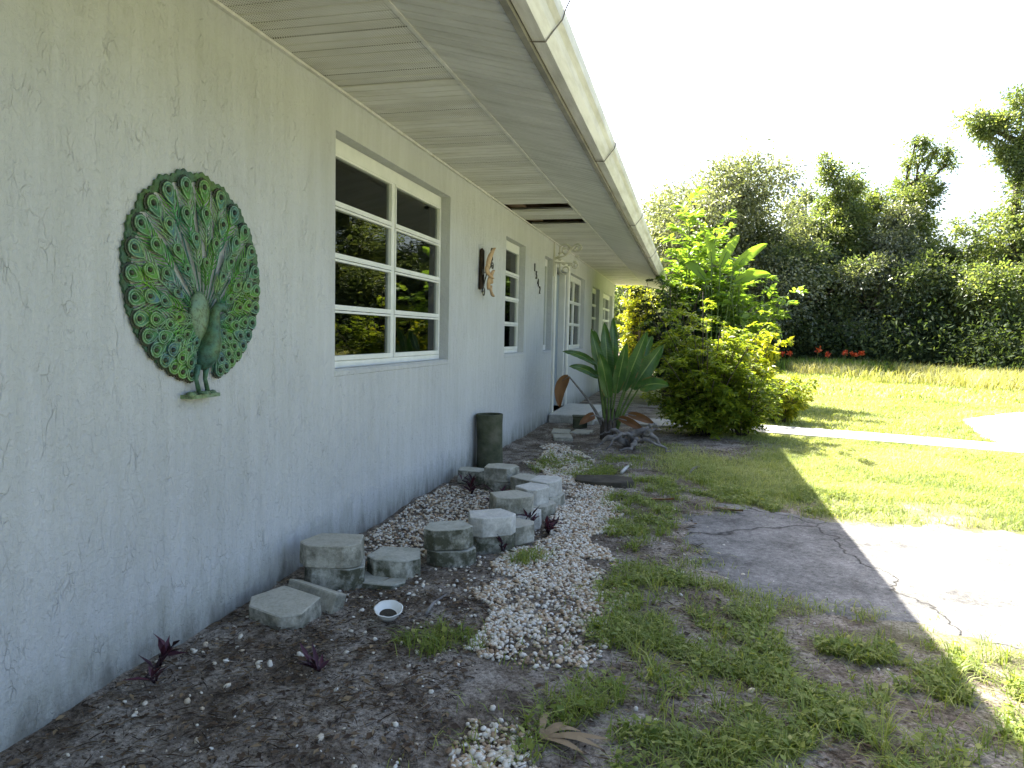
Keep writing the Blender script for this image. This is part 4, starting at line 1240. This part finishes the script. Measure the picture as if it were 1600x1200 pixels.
# scattered single weeds and grass tufts
q = scatter([(1.0, 1.3), (3.2, 1.3), (3.2, 2.8), (1.9, 3.4), (1.85, 5.0), (2.6, 5.4), (2.4, 7.2), (0.5, 7.4), (1.0, 5.5), (1.5, 4.0)], 5200)
q = q[(fbm(q[:, 0] * 4, q[:, 1] * 4, 47) > .40)]
P3 = np.concatenate([q, (ground_h(q[:, 0], q[:, 1]) - .002)[:, None]], 1)
parts.append(blades_np(P3, rng.uniform(.012, .05, len(q)), rng.uniform(.0018, .0042, len(q)), 1.8, np.clip(rng.normal(.6, .3, len(q)), 0, 1)))
for k in range(240):
    (x, y, rx, ry, w) = PATCH[rng.integers(0, len(PATCH))]
    a = rng.random() * 6.283; r_ = rng.random() ** .5 * 1.25
    cx, cy = x + rx * r_ * math.cos(a), y + ry * r_ * math.sin(a)
    if cx < .9 and cy < 5:
        continue
    n = rng.integers(14, 34); sp0 = rng.uniform(.012, .035)
    px = cx + rng.normal(0, sp0, n); py = cy + rng.normal(0, sp0, n)
    hh_ = rng.uniform(.05, .12)
    parts.append(blades_np(np.stack([px, py, ground_h(px, py) - .002], 1), rng.uniform(.5, 1.1, n) * hh_, rng.uniform(.002, .0045, n), 1.3, np.clip(rng.normal(rng.uniform(.3, .8), .18, n), 0, 1)))
# weeds creeping over the broken edge of the asphalt
for (x0, y0, x1, y1) in ((1.86, 4.0, 1.93, 3.57), (1.93, 3.57, 2.1, 3.3), (2.1, 3.3, 2.47, 3.24), (2.47, 3.24, 2.86, 3.19), (2.86, 3.19, 3.3, 2.85), (1.9, 4.9, 2.5, 5.08), (2.5, 5.03, 3.4, 5.05)):
    n = 420
    u = rng.random(n); px = x0 + (x1 - x0) * u + rng.normal(0, .07, n); py = y0 + (y1 - y0) * u + rng.normal(0, .07, n)
    k_ = fbm(px * 8, py * 8, 49) > .45
    px, py = px[k_], py[k_]
    parts.append(blades_np(np.stack([px, py, np.zeros(len(px))], 1), rng.uniform(.015, .06, len(px)), rng.uniform(.002, .0045, len(px)), 1.6, np.clip(rng.normal(.5, .28, len(px)), 0, 1)))
V, F, A = cat(parts + parts2)
o = link('weeds', mesh_np('weeds', V, F, False, {'v': A}), M['weed'])
tag(o, 'low green weeds growing in patches beside the gravel', None, None, 'stuff')

def lawn_pts(n, x0, x1, y0, y1):
    q = rng.uniform((x0, y0), (x1, y1), (n, 2))
    tm = turf_mask(q[:, 0], q[:, 1])
    k_ = (rng.random(n) < tm ** 1.3) & no_pave(q[:, 0], q[:, 1]) & (q[:, 1] > 5.0)
    dead = fbm(q[:, 0] * 1.1, q[:, 1] * 1.1, 61)
    k_ &= (dead > .33) | (rng.random(n) < .4)
    return q[k_]
parts = []
for (n, x0, x1, y0, y1, h0, h1, w0) in ((110000, 1.3, 5.5, 5.0, 9.4, .025, .065, .0045), (70000, 1.5, 9, 9.4, 16, .04, .09, .010), (26000, 4.5, 12, 4.9, 10, .03, .08, .009), (70000, 1.5, 22, 16, 36, .07, .16, .026)):
    q = lawn_pts(n, x0, x1, y0, y1)
    P3 = np.concatenate([q, (ground_h(q[:, 0], q[:, 1]) - .004)[:, None]], 1)
    parts.append(blades_np(P3, rng.uniform(h0, h1, len(q)) * (0.6 + .8 * fbm(q[:, 0] * .9, q[:, 1] * .9, 66)), rng.uniform(w0 * .7, w0 * 1.3, len(q)), 1.4, np.clip(fbm(q[:, 0] * 1.5, q[:, 1] * 1.5, 71) + rng.normal(0, .22, len(q)), 0, 1)))
V, F, A = cat(parts)
o = link('grass', mesh_np('grass', V, F, False, {'v': A}), M['grass'])
tag(o, 'short sunlit lawn grass', None, None, 'stuff')
# taller dry grass at the back of the lawn
q = rng.uniform((5.5, 20.5), (24, 38), (60000, 2))
k_ = (fbm(q[:, 0] * .35, q[:, 1] * .35, 81) > .36) & (q[:, 1] > 19.5 + 2.5 * fbm(q[:, 0] * .4, 0 * q[:, 0], 83) + np.clip(9 - q[:, 0], 0, 4) * 1.4)
q = q[k_]
P3 = np.concatenate([q, ground_h(q[:, 0], q[:, 1])[:, None]], 1)
V, F, A = blades_np(P3, rng.uniform(.18, .6, len(q)), rng.uniform(.012, .03, len(q)), 1.0, np.clip(fbm(q[:, 0] * .5, q[:, 1] * .5, 85) + rng.normal(0, .25, len(q)), 0, 1))
o = link('tall_grass', mesh_np('tall_grass', V, F, False, {'v': A}), M['drygrass'])
tag(o, 'tall straw coloured grass along the back of the lawn', None, None, 'stuff')

# ------------------------------------------------------------------ plants
def paddle_leaf(p0, p1, tip, width, mat, parent, root=(0, 0, 0), stalk=M['stalk'], cup=0.35, droop=0.0):
    """stalk from the root to p0, curved paddle blade from p0 to tip (p1 is a mid control point)"""
    p0, tip, root = Vector(p0), Vector(tip), Vector(root)
    mid = Vector(p1) if p1 is not None else (p0 + tip) * .5 + Vector((0, 0, .03))
    n, m = 14, 13
    vs, al, ac_ = [], [], []
    for i in range(n):
        s_ = i / (n - 1)
        c = p0 * (1 - s_) ** 2 + mid * 2 * s_ * (1 - s_) + tip * s_ * s_
        d_ = ((mid - p0) * (1 - s_) + (tip - mid) * s_).normalized()
        sd = d_.cross(Vector((0.25, -1, .15))).normalized()
        nn = sd.cross(d_)
        w_ = width * .5 * (math.sin(math.pi * min(1, .06 + .94 * s_ ** .8)) ** .62 if s_ < 1 else 0.02)
        for j in range(m):
            u = -1 + 2 * j / (m - 1)
            vs.append(c + sd * u * w_ + nn * (abs(u) ** 1.3 * w_ * cup + .007 * math.sin(9 * s_ + 3 * u + 20 * width) + .010 * abs(u) ** 2 * math.sin(31 * s_ + 40 * width)))
            al.append(s_ + .04 * abs(u)); ac_.append(abs(u))
    b = MB(); b.add(vs, [(i * m + j, i * m + j + 1, (i + 1) * m + j + 1, (i + 1) * m + j) for i in range(n - 1) for j in range(m - 1)])
    me = b.mesh('leaf', True)
    for nm_, vals in (('along', al), ('across', ac_), ('v', [random.random() * .3 + .4] * len(al))):
        at = me.attributes.new(nm_, 'FLOAT', 'POINT'); at.data.foreach_set('value', np.array(vals, np.float32))
    lf = link('leaf', me, mat, parent)
    a = root.lerp(p0, .5) + Vector((0, 0, .06))
    st_ = MB().tube([root, root.lerp(a, .5) + Vector((0, 0, .03)), a, p0, p0.lerp(mid, .6)], [.022, .018, .013, .009, .005], 7)
    st_.build('stalk', stalk, lf, True)
    return lf
sp_ = empty('paddle_leaf_plant', (0.98, 7.95, 0.0))
tag(sp_, 'plant with large dark paddle leaves standing by the front door', 'plant')
LV = [((-.07, -.05, .62), (-.26, -.10, 1.26), .17), ((-.03, .05, .66), (-.12, .1, 1.34), .19), ((.02, .1, .68), (-.02, .2, 1.40), .16), ((.17, -.05, .58), (.46, -.12, 1.25), .20),
      ((.27, .0, .60), (.66, .02, 1.10), .24), ((.36, -.1, .62), (.76, -.2, .66), .20), ((-.17, -.1, .86), (-.60, -.25, 1.0), .10), ((-.13, -.15, .72), (-.50, -.3, .84), .12),
      ((.08, -.12, .55), (.22, -.3, 1.12), .18), ((.0, -.15, .50), (-.1, -.4, 1.0), .19), ((.22, .18, .7), (.5, .35, 1.2), .2), ((-.15, .2, .7), (-.3, .4, 1.25), .18)]
for (a, c, w) in LV:
    a, c = Vector((a[0] * .9, a[1], a[2])), Vector((c[0] * .86, c[1], c[2]))
    mid = (a + c) * .5 + Vector((0, 0, .07 if c.z < 1.05 else .02))
    paddle_leaf(a, mid, c, w * .78, M['strel'], sp_, (a.x * .15, a.y * .15, 0.0))
dl = paddle_leaf((-.46, -.1, .72), (-.60, -.12, .62), (-.55, -.12, .36), .13, M['deadleaf'], sp_, (-.05, -.02, .12), M['driftwood'], .8)
dl['label'] = 'curled dead orange brown leaf'
for (a, c) in (((.12, -.15, .28), (.42, -.28, .16)), ((-.15, -.15, .3), (-.3, -.3, .2)), ((.2, .1, .3), (.5, .1, .2))):
    dl = paddle_leaf(a, None, c, .09, M['deadleaf'], sp_, (0, 0, .1), M['driftwood'], .8)
    dl['label'] = 'withered brown lower leaf'
b = MB()
for k in range(9):
    a = k * .7; b.tube([(.07 * math.cos(a), .07 * math.sin(a), -.02), (.075 * math.cos(a), .075 * math.sin(a), .15), (.05 * math.cos(a), .05 * math.sin(a), .36)], [.034, .028, .014], 7)
b.build('stem_base', M['bark'], sp_, True)

def stems_mesh(stems, r0, r1, seg=6):
    b = MB()
    for s_ in stems:
        n = len(s_)
        b.tube(s_, [r0 + (r1 - r0) * i / (n - 1) for i in range(n)], seg)
    return b
def arch_stems(n, L0, L1, spread, rs, lean=(0, 0), zmin=.1):
    out = []
    for k in range(n):
        a = rs.uniform(0, 6.283); L_ = rs.uniform(L0, L1); sp__ = rs.uniform(.15, 1) * spread
        d0 = Vector((math.cos(a) * sp__ + lean[0], math.sin(a) * sp__ + lean[1], 0))
        r_ = Vector((math.cos(a), math.sin(a), 0)) * rs.uniform(0, .12)
        pts = []
        for i in range(8):
            s_ = i / 7
            z_ = L_ * (s_ - .42 * s_ * s_ * min(1.4, d0.length))
            pts.append(Vector((r_.x + d0.x * L_ * s_ ** 1.3, r_.y + d0.y * L_ * s_ ** 1.3, max(z_, .02))))
        out.append(pts)
    return out
def pinnate(stems, per, L, W, s0=.25, ang=1.0, flat=.35, sub=None):
    """leaflets in pairs along each stem"""
    P, D, N, Ls = [], [], [], []
    for s_ in stems:
        s_ = np.array([tuple(q) for q in s_])
        t_ = np.linspace(s0, 1, per)
        idx = t_ * (len(s_) - 1); i0 = np.clip(idx.astype(int), 0, len(s_) - 2); f_ = (idx - i0)[:, None]
        c = s_[i0] * (1 - f_) + s_[i0 + 1] * f_
        d_ = unit(s_[i0 + 1] - s_[i0])
        up = np.array([[0, 0, 1.0]]) + rng.normal(0, flat, c.shape)
        sd = unit(np.cross(d_, up))
        for sg in (-1, 1):
            P.append(c); D.append(d_ * math.cos(ang) + sd * sg * math.sin(ang) + rng.normal(0, .15, c.shape)); N.append(up)
            Ls.append(L * (np.sin(np.pi * np.clip(.18 + .72 * (t_ - s0) / (1 - s0), 0, 1)) * .7 + .3) * rng.uniform(.8, 1.2, per))
    P, D, N, Ls = np.concatenate(P), np.concatenate(D), np.concatenate(N), np.concatenate(Ls)
    return leaves_np(P, D, N, Ls, Ls * W, .18)
def fronds(stems, per, FL, rs, droop=.35):
    """secondary fronds off each stem, returned as stems"""
    out = []
    for s_ in stems:
        for k in range(per):
            t_ = .25 + .75 * k / max(1, per - 1) ; idx = t_ * (len(s_) - 1); i0 = min(int(idx), len(s_) - 2)
            c = s_[i0].lerp(s_[i0 + 1], idx - i0)
            a = rs.uniform(0, 6.283)
            d_ = Vector((math.cos(a), math.sin(a), rs.uniform(.0, .7))).normalized() * FL * rs.uniform(.6, 1.2)
            out.append([c + d_ * u - Vector((0, 0, droop * FL * u * u)) for u in (0, .25, .5, .75, 1)])
    return out
def plant(name, loc, stems, leafdata, stem_mat, leaf_mat_, lb, cat_, r0=.02, r1=.006, group=None):
    p_ = empty(name, loc)
    tag(p_, lb, cat_, group)
    stems_mesh(stems, r0, r1).build('stem', stem_mat, p_, True)
    V, F, A = leafdata
    link('foliage', mesh_np('foliage', V, F, False, {'v': A}), leaf_mat_, p_)
    return p_
rs = random.Random(31)
# feathery shrub in the shade of the eave
st1 = arch_stems(34, .7, 1.4, .60, rs) + arch_stems(26, .35, .8, 1.0, rs) + arch_stems(7, 1.5, 1.85, .45, rs) + arch_stems(5, 1.2, 1.6, .8, rs)
fr1 = fronds(st1, 12, .32, rs)
plant('feathery_shrub', (2.05, 8.85, 0), st1, pinnate(fr1, 12, .085, .45, .1, 1.0, .3), M['bark'], M['leaf_fern'], 'wide feathery green shrub arching beside the paddle leaves', 'shrub', .012, .004)
st1 = arch_stems(24, .45, .95, .8, rs); fr1 = fronds(st1, 11, .26, rs)
plant('feathery_shrub', (2.48, 8.95, 0), st1, pinnate(fr1, 12, .08, .42, .1, 1.0, .3), M['bark'], M['leaf_fern'], 'lower feathery shrub at the edge of the shade', 'shrub', .010, .004)
# yellow crotons in the sun
st1 = arch_stems(40, .6, 1.4, .42, rs); fr1 = fronds(st1, 9, .18, rs)
plant('yellow_shrub', (2.66, 11.0, 0), st1, pinnate(fr1, 7, .13, .45, .1, .9, .5), M['bark'], M['leaf_croton'], 'bright yellow shrub standing half in sun behind the feathery shrub', 'shrub', .012, .005)
st1 = arch_stems(32, .35, .8, .6, rs); fr1 = fronds(st1, 9, .16, rs)
plant('yellow_shrub', (3.10, 10.6, 0), st1, pinnate(fr1, 6, .10, .45, .1, .9, .5), M['bark'], M['leaf_croton'], 'low yellow shrub in full sun at the concrete walk', 'shrub', .010, .004)
st1 = arch_stems(34, 1.4, 2.8, .22, rs); fr1 = fronds(st1, 10, .26, rs)
plant('yellow_shrub', (0.40, 19.6, 0), st1, pinnate(fr1, 7, .16, .45, .1, .9, .5), M['bark'], M['leaf_croton'], 'tall yellow green shrub seen past the end of the house', 'shrub', .02, .006)
# dark shrub against the end of the house
st1 = arch_stems(40, 1.1, 2.35, .32, rs); fr1 = fronds(st1, 10, .34, rs)
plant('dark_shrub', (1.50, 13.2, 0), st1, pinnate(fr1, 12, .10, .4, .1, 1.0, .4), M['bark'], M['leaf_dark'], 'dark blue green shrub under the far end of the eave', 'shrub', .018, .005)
# tall bright plant with long pinnate leaves
st1 = []
for k in range(13):
    a = k * 2.4; s_ = .04 + .09 * (k % 3)
    st1.append([Vector((math.cos(a) * (.08 + s_ * z_ * 1.3), math.sin(a) * (.08 + s_ * z_ * 1.3), z_)) for z_ in np.linspace(0, 1.7 + .155 * k - .25 * (k % 3), 8)])
fr1 = []
for s_ in st1:
    for k in range(24):
        t_ = .16 + .84 * k / 23; idx = t_ * 7; i0 = min(int(idx), 6); c = s_[i0].lerp(s_[i0 + 1], idx - i0)
        a = k * 2.4 + rs.random(); el = .2 + .9 * (k / 23) ** 2
        d_ = Vector((math.cos(a) * math.cos(el), math.sin(a) * math.cos(el), math.sin(el))) * rs.uniform(.55, .85)
        fr1.append([c + d_ * u - Vector((0, 0, .30 * u * u)) for u in (0, .25, .5, .75, 1)])
plant('tall_leafy_plant', (1.95, 13.7, 0), st1, pinnate(fr1, 10, .20, .45, .12, 1.05, .25), M['stalk'], M['leaf_big'], 'tall bright green plant with long divided leaves beyond the eave', 'plant', .03, .008)
st1 = arch_stems(26, 1.0, 2.5, .34, rs); fr1 = fronds(st1, 8, .32, rs)
plant('leafy_shrub', (2.72, 13.3, 0), st1, pinnate(fr1, 6, .19, .48, .1, .95, .35), M['stalk'], M['leaf_big'], 'broad leaved green shrub below the tall paddle leaves', 'shrub', .016, .006)
# taller paddle leaf plant beside it
sp2 = empty('paddle_leaf_plant', (2.25, 12.9, 0.0))
tag(sp2, 'tall plant with a few pale sunlit paddle leaves in front of trees', 'plant')
for (a, c, w) in (((.05, 0, 2.45), (.35, .1, 2.98), .17), ((.25, -.1, 2.35), (.80, -.1, 2.80), .18), ((.3, .1, 2.15), (.90, .1, 2.30), .18), ((-.1, 0, 2.5), (-.2, .05, 3.05), .16), ((-.2, 0, 2.2), (-.65, 0, 2.55), .17)):
    a, c = Vector(a), Vector(c)
    paddle_leaf(a, (a + c) * .5 + Vector((0, 0, .12)), c, w, M['leaf_big'], sp2, (a.x * .2, a.y * .2, 0))
# purple plants round the bed
def purple(loc, n, h, lb, seed):
    rs_ = random.Random(seed)
    st_ = [[Vector((0, 0, 0)), Vector((rs_.uniform(-.03, .03), rs_.uniform(-.03, .03), h * .5)), Vector((rs_.uniform(-.06, .06), rs_.uniform(-.06, .06), h))] for _ in range(max(2, n // 8))]
    P, D = [], []
    for k in range(n):
        s_ = rs_.choice(st_); u = rs_.uniform(.1, 1); c = s_[0].lerp(s_[2], u); a = rs_.uniform(0, 6.28)
        P.append(tuple(c)); D.append((math.cos(a), math.sin(a), rs_.uniform(.2, 1.6)))
    P, D = np.array(P), np.array(D)
    plant('purple_plant', loc, st_, leaves_np(P, D, rng.normal(0, .3, P.shape) + np.array([0, 0, 1.]), rng.uniform(.05, .10, n), .018, .2), M['purple'], M['purple'], lb, 'plant', .005, .003, 'purple plants round the bed')
purple((0.075, 2.02, 0), 12, .06, 'small purple sprout against the wall nearest the camera', 1)
purple((0.14, 1.92, 0), 10, .04, 'purple seedling on soil just in front of the wall sprout', 12)
purple((0.32, 4.85, 0), 26, .12, 'purple plant inside the bed before the far blocks', 2)
purple((0.90, 3.60, 0), 14, .06, 'low purple plant at the foot of the third block stack', 3)
purple((1.05, 4.08, 0), 26, .07, 'purple clump on the gravel side of the block edging', 4)
purple((0.60, 4.55, 0), 26, .14, 'tallest purple plant inside the block edging', 5)
purple((0.94, 4.05, .02), 10, .10, 'purple stems leaning on the tilted grey block', 6)
purple((0.62, 2.15, 0), 10, .03, 'flattened purple plant alone on the bare soil', 7)
# flower clump on the lawn
fc = empty('flower_clump', (7.3, 30.0, 0)); tag(fc, 'clump of tall green leaves with red flowers at the lawn edge', 'flowers')
q = rng.normal(0, 1, (2600, 2)) * np.array([1.1, .6])
P3 = np.concatenate([q, np.zeros((len(q), 1))], 1)
V, F, A = blades_np(P3, rng.uniform(.25, .6, len(q)), .04, .7)
link('foliage', mesh_np('foliage', V, F, False, {'v': A}), M['leaf_big'], fc)
for (dx, dz) in ((-.55, .78), (-.2, .62), (.45, .70), (.75, .66), (1.0, .70), (-1.6, .62), (-1.9, .58)):
    MB().tube([(dx, 0, 0), (dx + .03, 0, dz)], [.012, .008], 5).build('flower_stalk', M['stalk'], fc)
    k_ = 26; d_ = unit(rng.normal(size=(k_, 3)) + np.array([0, 0, .4])); c_ = np.tile(np.array([[dx + .03, 0, dz]]), (k_, 1)) + rng.normal(0, .03, (k_, 3))
    V, F, A = leaves_np(c_, d_, rng.normal(size=(k_, 3)), .13, .08)
    link('flower', mesh_np('flower', V, F, False, {'v': A}), M['flower_red'], fc)

# ------------------------------------------------------------------ trees
def tree(name, loc, trunk_h, lobes, nleaf, L, mat, lb, seed, trunk_r=.22, group='trees beyond the lawn', limb=True, tight=.42):
    """lobes: (dx, dy, z, rx, ry, rz, weight); clumps of leaves sit on and in the lobes"""
    g_ = np.random.default_rng(seed); rs_ = random.Random(seed)
    t_ = empty(name, loc); tag(t_, lb, 'tree', group)
    b = MB()
    top = Vector((rs_.uniform(-.3, .3), rs_.uniform(-.3, .3), trunk_h))
    b.tube([(0, 0, -.1), (top.x * .3 + .06, top.y * .3, trunk_h * .35), (top.x * .7 - .05, top.y * .7, trunk_h * .7), tuple(top)], [trunk_r * 1.3, trunk_r, trunk_r * .8, trunk_r * .55], 9)
    wsum = sum(l[6] for l in lobes)
    Ps, Ds, Vs = [], [], []
    for (dx, dy, z_, rx, ry, rz, w) in lobes:
        c = Vector((dx, dy, z_))
        s0 = top if z_ > trunk_h * .8 else Vector((top.x * .5, top.y * .5, trunk_h * .5))
        m_ = s0.lerp(c, .5) + Vector((rs_.uniform(-.2, .2), rs_.uniform(-.2, .2), -.15))
        b.tube([s0, m_, c], [trunk_r * .5, trunk_r * .32, trunk_r * .12], 6)
        for k in range(5):
            a = Vector((rs_.uniform(-1, 1) * rx, rs_.uniform(-1, 1) * ry, rs_.uniform(-.6, 1) * rz)) * .8
            b.tube([m_.lerp(c, .6), c + a * .5, c + a], [trunk_r * .16, trunk_r * .1, trunk_r * .04], 5)
        n = int(nleaf * w / wsum)
        ncl = max(8, int(7 * (rx * ry + rx * rz + ry * rz) * w ** .3))
        d_ = unit(g_.normal(size=(ncl, 3)))
        rad = g_.uniform(.45, 1.0, ncl)[:, None]
        cc_ = np.array([[dx, dy, z_]]) + d_ * rad * np.array([[rx, ry, rz]])
        cv = g_.uniform(0, 1, ncl)
        id_ = g_.integers(0, ncl, n)
        sc_ = g_.uniform(.5, 1.3, ncl)[id_][:, None] * tight
        off = unit(g_.normal(size=(n, 3))) * (g_.random((n, 1)) ** .8) * 2.3 * sc_ * np.array([[1, 1, .75]])
        Ps.append(cc_[id_] + off)
        Ds.append(unit(off) * .8 + d_[id_] * .5 + g_.normal(size=(n, 3)) * .5 + np.array([[0, 0, -.25]]))
        Vs.append(np.clip(cv[id_] * .6 + g_.normal(.2, .22, n), 0, 1))
    b.build('trunk', M['bark'], t_, True)
    P, D, A = np.concatenate(Ps), np.concatenate(Ds), np.concatenate(Vs)
    ok = P[:, 2] > .05
    P, D, A = P[ok], D[ok], A[ok]
    Ln = L * g_.uniform(.6, 1.4, len(P))
    V, F, A = leaves_np(P, D, g_.normal(size=P.shape) + np.array([-.25, 0, 1.1]), Ln, Ln * g_.uniform(.35, .65, len(P)), .2, A)
    link('crown', mesh_np('crown', V, F, False, {'v': A}), mat, t_)
    return t_
def lobes_round(r, h, n, seed, base=.35):
    rs_ = random.Random(seed); out = []
    for k in range(n):
        a = rs_.uniform(0, 6.28); u = rs_.uniform(0, 1) ** .6; z_ = rs_.uniform(base, 1)
        rr_ = r * .72 * u * math.sqrt(max(.05, 1 - ((z_ - .5) / .55) ** 2))
        out.append((math.cos(a) * rr_, math.sin(a) * rr_, h * z_ * .88, r * rs_.uniform(.26, .42), r * rs_.uniform(.26, .42), r * rs_.uniform(.2, .34), rs_.uniform(.7, 1.3)))
    return out
def lobes_column(r, h, n, seed, lean=(0, 0)):
    rs_ = random.Random(seed); out = []
    for k in range(n):
        u = (k + .5) / n; rr_ = r * (1.08 - .80 * u ** 1.5) * rs_.uniform(.8, 1.2)
        out.append((lean[0] * u * u + rs_.uniform(-.35, .35) * r, lean[1] * u + rs_.uniform(-.35, .35) * r, h * (.10 + .84 * u), rr_, rr_, h / n * 1.1, rr_))
    return out
TREES = [
    # name, x, y, trunk, lobes, leaves, leaf, material, label, seed, tight
    ('oak_tree', 2.6, 33.0, 4.6, lobes_round(4.9, 9.4, 40, 3, .2), 105000, .14, 'leaf_oak', 'broad round grey green tree rising behind the end of the eave', 3, .36),
    ('vine_tree', 8.5, 36.0, 7.0, lobes_column(1.9, 10.0, 15, 5, (-.5, 0)), 46000, .14, 'leaf_vine', 'slim vine covered tree left of the one with a crooked top', 5, .26),
    ('vine_tree', 9.9, 37.0, 6.0, lobes_column(1.8, 9.0, 13, 6), 36000, .14, 'leaf_vine', 'shorter vine covered tree between the two taller vine trees', 6, .26),
    ('vine_tree', 11.9, 38.0, 8.6, lobes_column(2.4, 9.6, 14, 8, (.1, 0)) + [(.9, 0, 10.2, .8, .6, .35, .5), (.1, 0, 10.7, .5, .5, .35, .4), (1.5, .2, 9.7, .45, .45, .25, .2), (0.2, 0, 9.7, .5, .5, .5, .4)], 50000, .14, 'leaf_vine', 'tall vine covered tree with a crooked open top', 8, .24),
    ('vine_tree', 7.3, 35.0, 5.0, lobes_column(1.5, 7.2, 10, 41, (.2, 0)), 24000, .14, 'leaf_wood', 'low dark vine covered tree beside the thin open tree', 41, .26),
    ('vine_tree', 10.7, 35.5, 5.4, lobes_column(1.6, 7.8, 11, 42, (-.2, 0)), 26000, .14, 'leaf_oak', 'silvery vine covered tree before the one with a crooked top', 42, .26),
    ('thin_tree', 7.1, 40.0, 6.5, [(0, 0, 7.6, .6, .6, .4, 1), (.4, 0, 8.7, .4, .4, .3, .5), (-.4, .2, 8.2, .4, .4, .3, .5), (.2, 0, 6.2, .8, .8, .7, 1)], 4200, .15, 'leaf_wood', 'thin open tree in the dip right of the round tree', 9, .26),
    ('tall_tree', 14.9, 34.0, 9.6, lobes_column(2.3, 9.2, 9, 12, (-.1, 0)) + [(-.9, 0, 10.1, 1.0, .8, .55, 1.0), (.3, 0, 11.0, 1.2, 1.0, .6, 1.2), (-1.8, 0, 10.6, .5, .5, .35, .35), (1.4, .3, 10.2, 1.1, .9, .8, 1), (-.5, 0, 9.0, .8, .8, .8, .8), (.5, 0, 8.4, 1.2, 1, 1, 1.2)], 62000, .14, 'leaf_vine', 'tallest tree, cut by the edge of the view', 12, .26),
    ('small_tree', 12.8, 35.0, 3.5, lobes_column(.9, 5.7, 7, 14), 14000, .14, 'leaf_vine', 'small pointed tree below the bright gap in the treeline', 14, .24),
    ('leafy_tree', 7.0, 33.0, 2.6, lobes_round(2.2, 5.6, 13, 21, .12), 15000, .15, 'leaf_wood', 'dark leafy tree filling the dip beside the round tree', 21, .32),
    ('leafy_tree', 9.0, 33.5, 2.6, lobes_round(2.1, 5.6, 13, 22, .1), 15000, .15, 'leaf_oak', 'silvery leafy tree in front of the slim vine trees', 22, .32),
    ('leafy_tree', 11.2, 33.5, 2.6, lobes_round(2.1, 5.0, 12, 23, .1), 14000, .15, 'leaf_wood', 'leafy tree in front of the one with the crooked top', 23, .32),
    ('leafy_tree', 13.4, 31.5, 1.8, lobes_round(2.0, 4.4, 12, 24, .12), 14000, .14, 'leaf_vine', 'low leafy tree under the bright gap in the treeline', 24, .30),
    ('leafy_tree', 5.0, 33.0, 2.6, lobes_round(2.5, 6.2, 14, 25, .12), 18000, .15, 'leaf_wood', 'dark tree low in front of the broad round tree', 25, .32),
    ('leafy_tree', 16.0, 31.5, 2.8, lobes_round(2.3, 6.0, 13, 26, .1), 16000, .15, 'leaf_wood', 'leafy tree under the tallest tree at the view edge', 26, .32),
    ('leafy_tree', 0.0, 37.0, 3.2, lobes_round(3.2, 6.0, 12, 27, .15), 12000, .2, 'leaf_wood', 'dark tree hidden mostly behind the house end', 27, .42),
    ('leafy_tree', 20.5, 30.0, 4.0, lobes_round(3.4, 8.6, 14, 28, .15), 18000, .18, 'leaf_wood', 'leafy tree out past the tallest tree, mirrored in the window', 28, .4),
    ('leafy_tree', 25.5, 26.5, 4.0, lobes_round(3.8, 8.6, 14, 29, .15), 14000, .2, 'leaf_vine', 'leafy tree beyond the driveway side, mirrored in the window', 29, .45),
    ('leafy_tree', 30.0, 21.0, 4.0, lobes_round(4.2, 9.0, 14, 30, .15), 12000, .24, 'leaf_wood', 'leafy tree on the far side of the driveway', 30, .5)]
for (nm_, x, y, th, lb_, nl, L, mt, label, sd, tg) in TREES:
    tree(nm_, (x, y, 0), th, lb_, nl, L, M[mt], label, sd, .12 + .012 * th, tight=tg)
# dark undergrowth under the trees, one mass
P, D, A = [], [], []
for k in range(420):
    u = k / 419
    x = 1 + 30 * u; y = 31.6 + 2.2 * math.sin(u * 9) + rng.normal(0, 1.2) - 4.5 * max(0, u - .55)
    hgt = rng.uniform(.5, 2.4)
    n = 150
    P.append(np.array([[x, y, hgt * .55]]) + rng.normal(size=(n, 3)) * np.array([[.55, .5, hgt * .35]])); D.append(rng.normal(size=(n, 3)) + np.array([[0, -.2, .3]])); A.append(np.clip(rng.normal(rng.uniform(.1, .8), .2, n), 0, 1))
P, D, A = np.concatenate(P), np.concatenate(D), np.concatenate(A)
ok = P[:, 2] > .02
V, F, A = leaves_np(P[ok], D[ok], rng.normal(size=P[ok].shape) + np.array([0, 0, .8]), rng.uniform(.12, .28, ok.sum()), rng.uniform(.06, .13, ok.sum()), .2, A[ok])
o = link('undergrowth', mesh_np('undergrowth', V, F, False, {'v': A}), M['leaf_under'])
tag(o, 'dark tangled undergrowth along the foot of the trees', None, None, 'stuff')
# the wood behind, too dense to tell apart
P, D, A = [], [], []
for k in range(520):
    x = rng.uniform(-14, 44); y = 44 + rng.normal(0, 2.0) - max(0, x - 22) * .55
    hgt = rng.uniform(.8, 5.4)
    n = 110
    P.append(np.array([[x, y, hgt]]) + rng.normal(size=(n, 3)) * np.array([[.9, .8, .7]])); D.append(rng.normal(size=(n, 3))); A.append(np.clip(rng.normal(rng.uniform(.1, .8), .2, n), 0, 1))
P, D, A = np.concatenate(P), np.concatenate(D), np.concatenate(A)
V, F, A = leaves_np(P, D, rng.normal(size=P.shape) + np.array([0, 0, .8]), rng.uniform(.2, .42, len(P)), rng.uniform(.12, .25, len(P)), .2, A)
o = link('woods', mesh_np('woods', V, F, False, {'v': A}), M['leaf_wood'])
tag(o, 'dense wood behind the first row of trees', None, None, 'stuff')
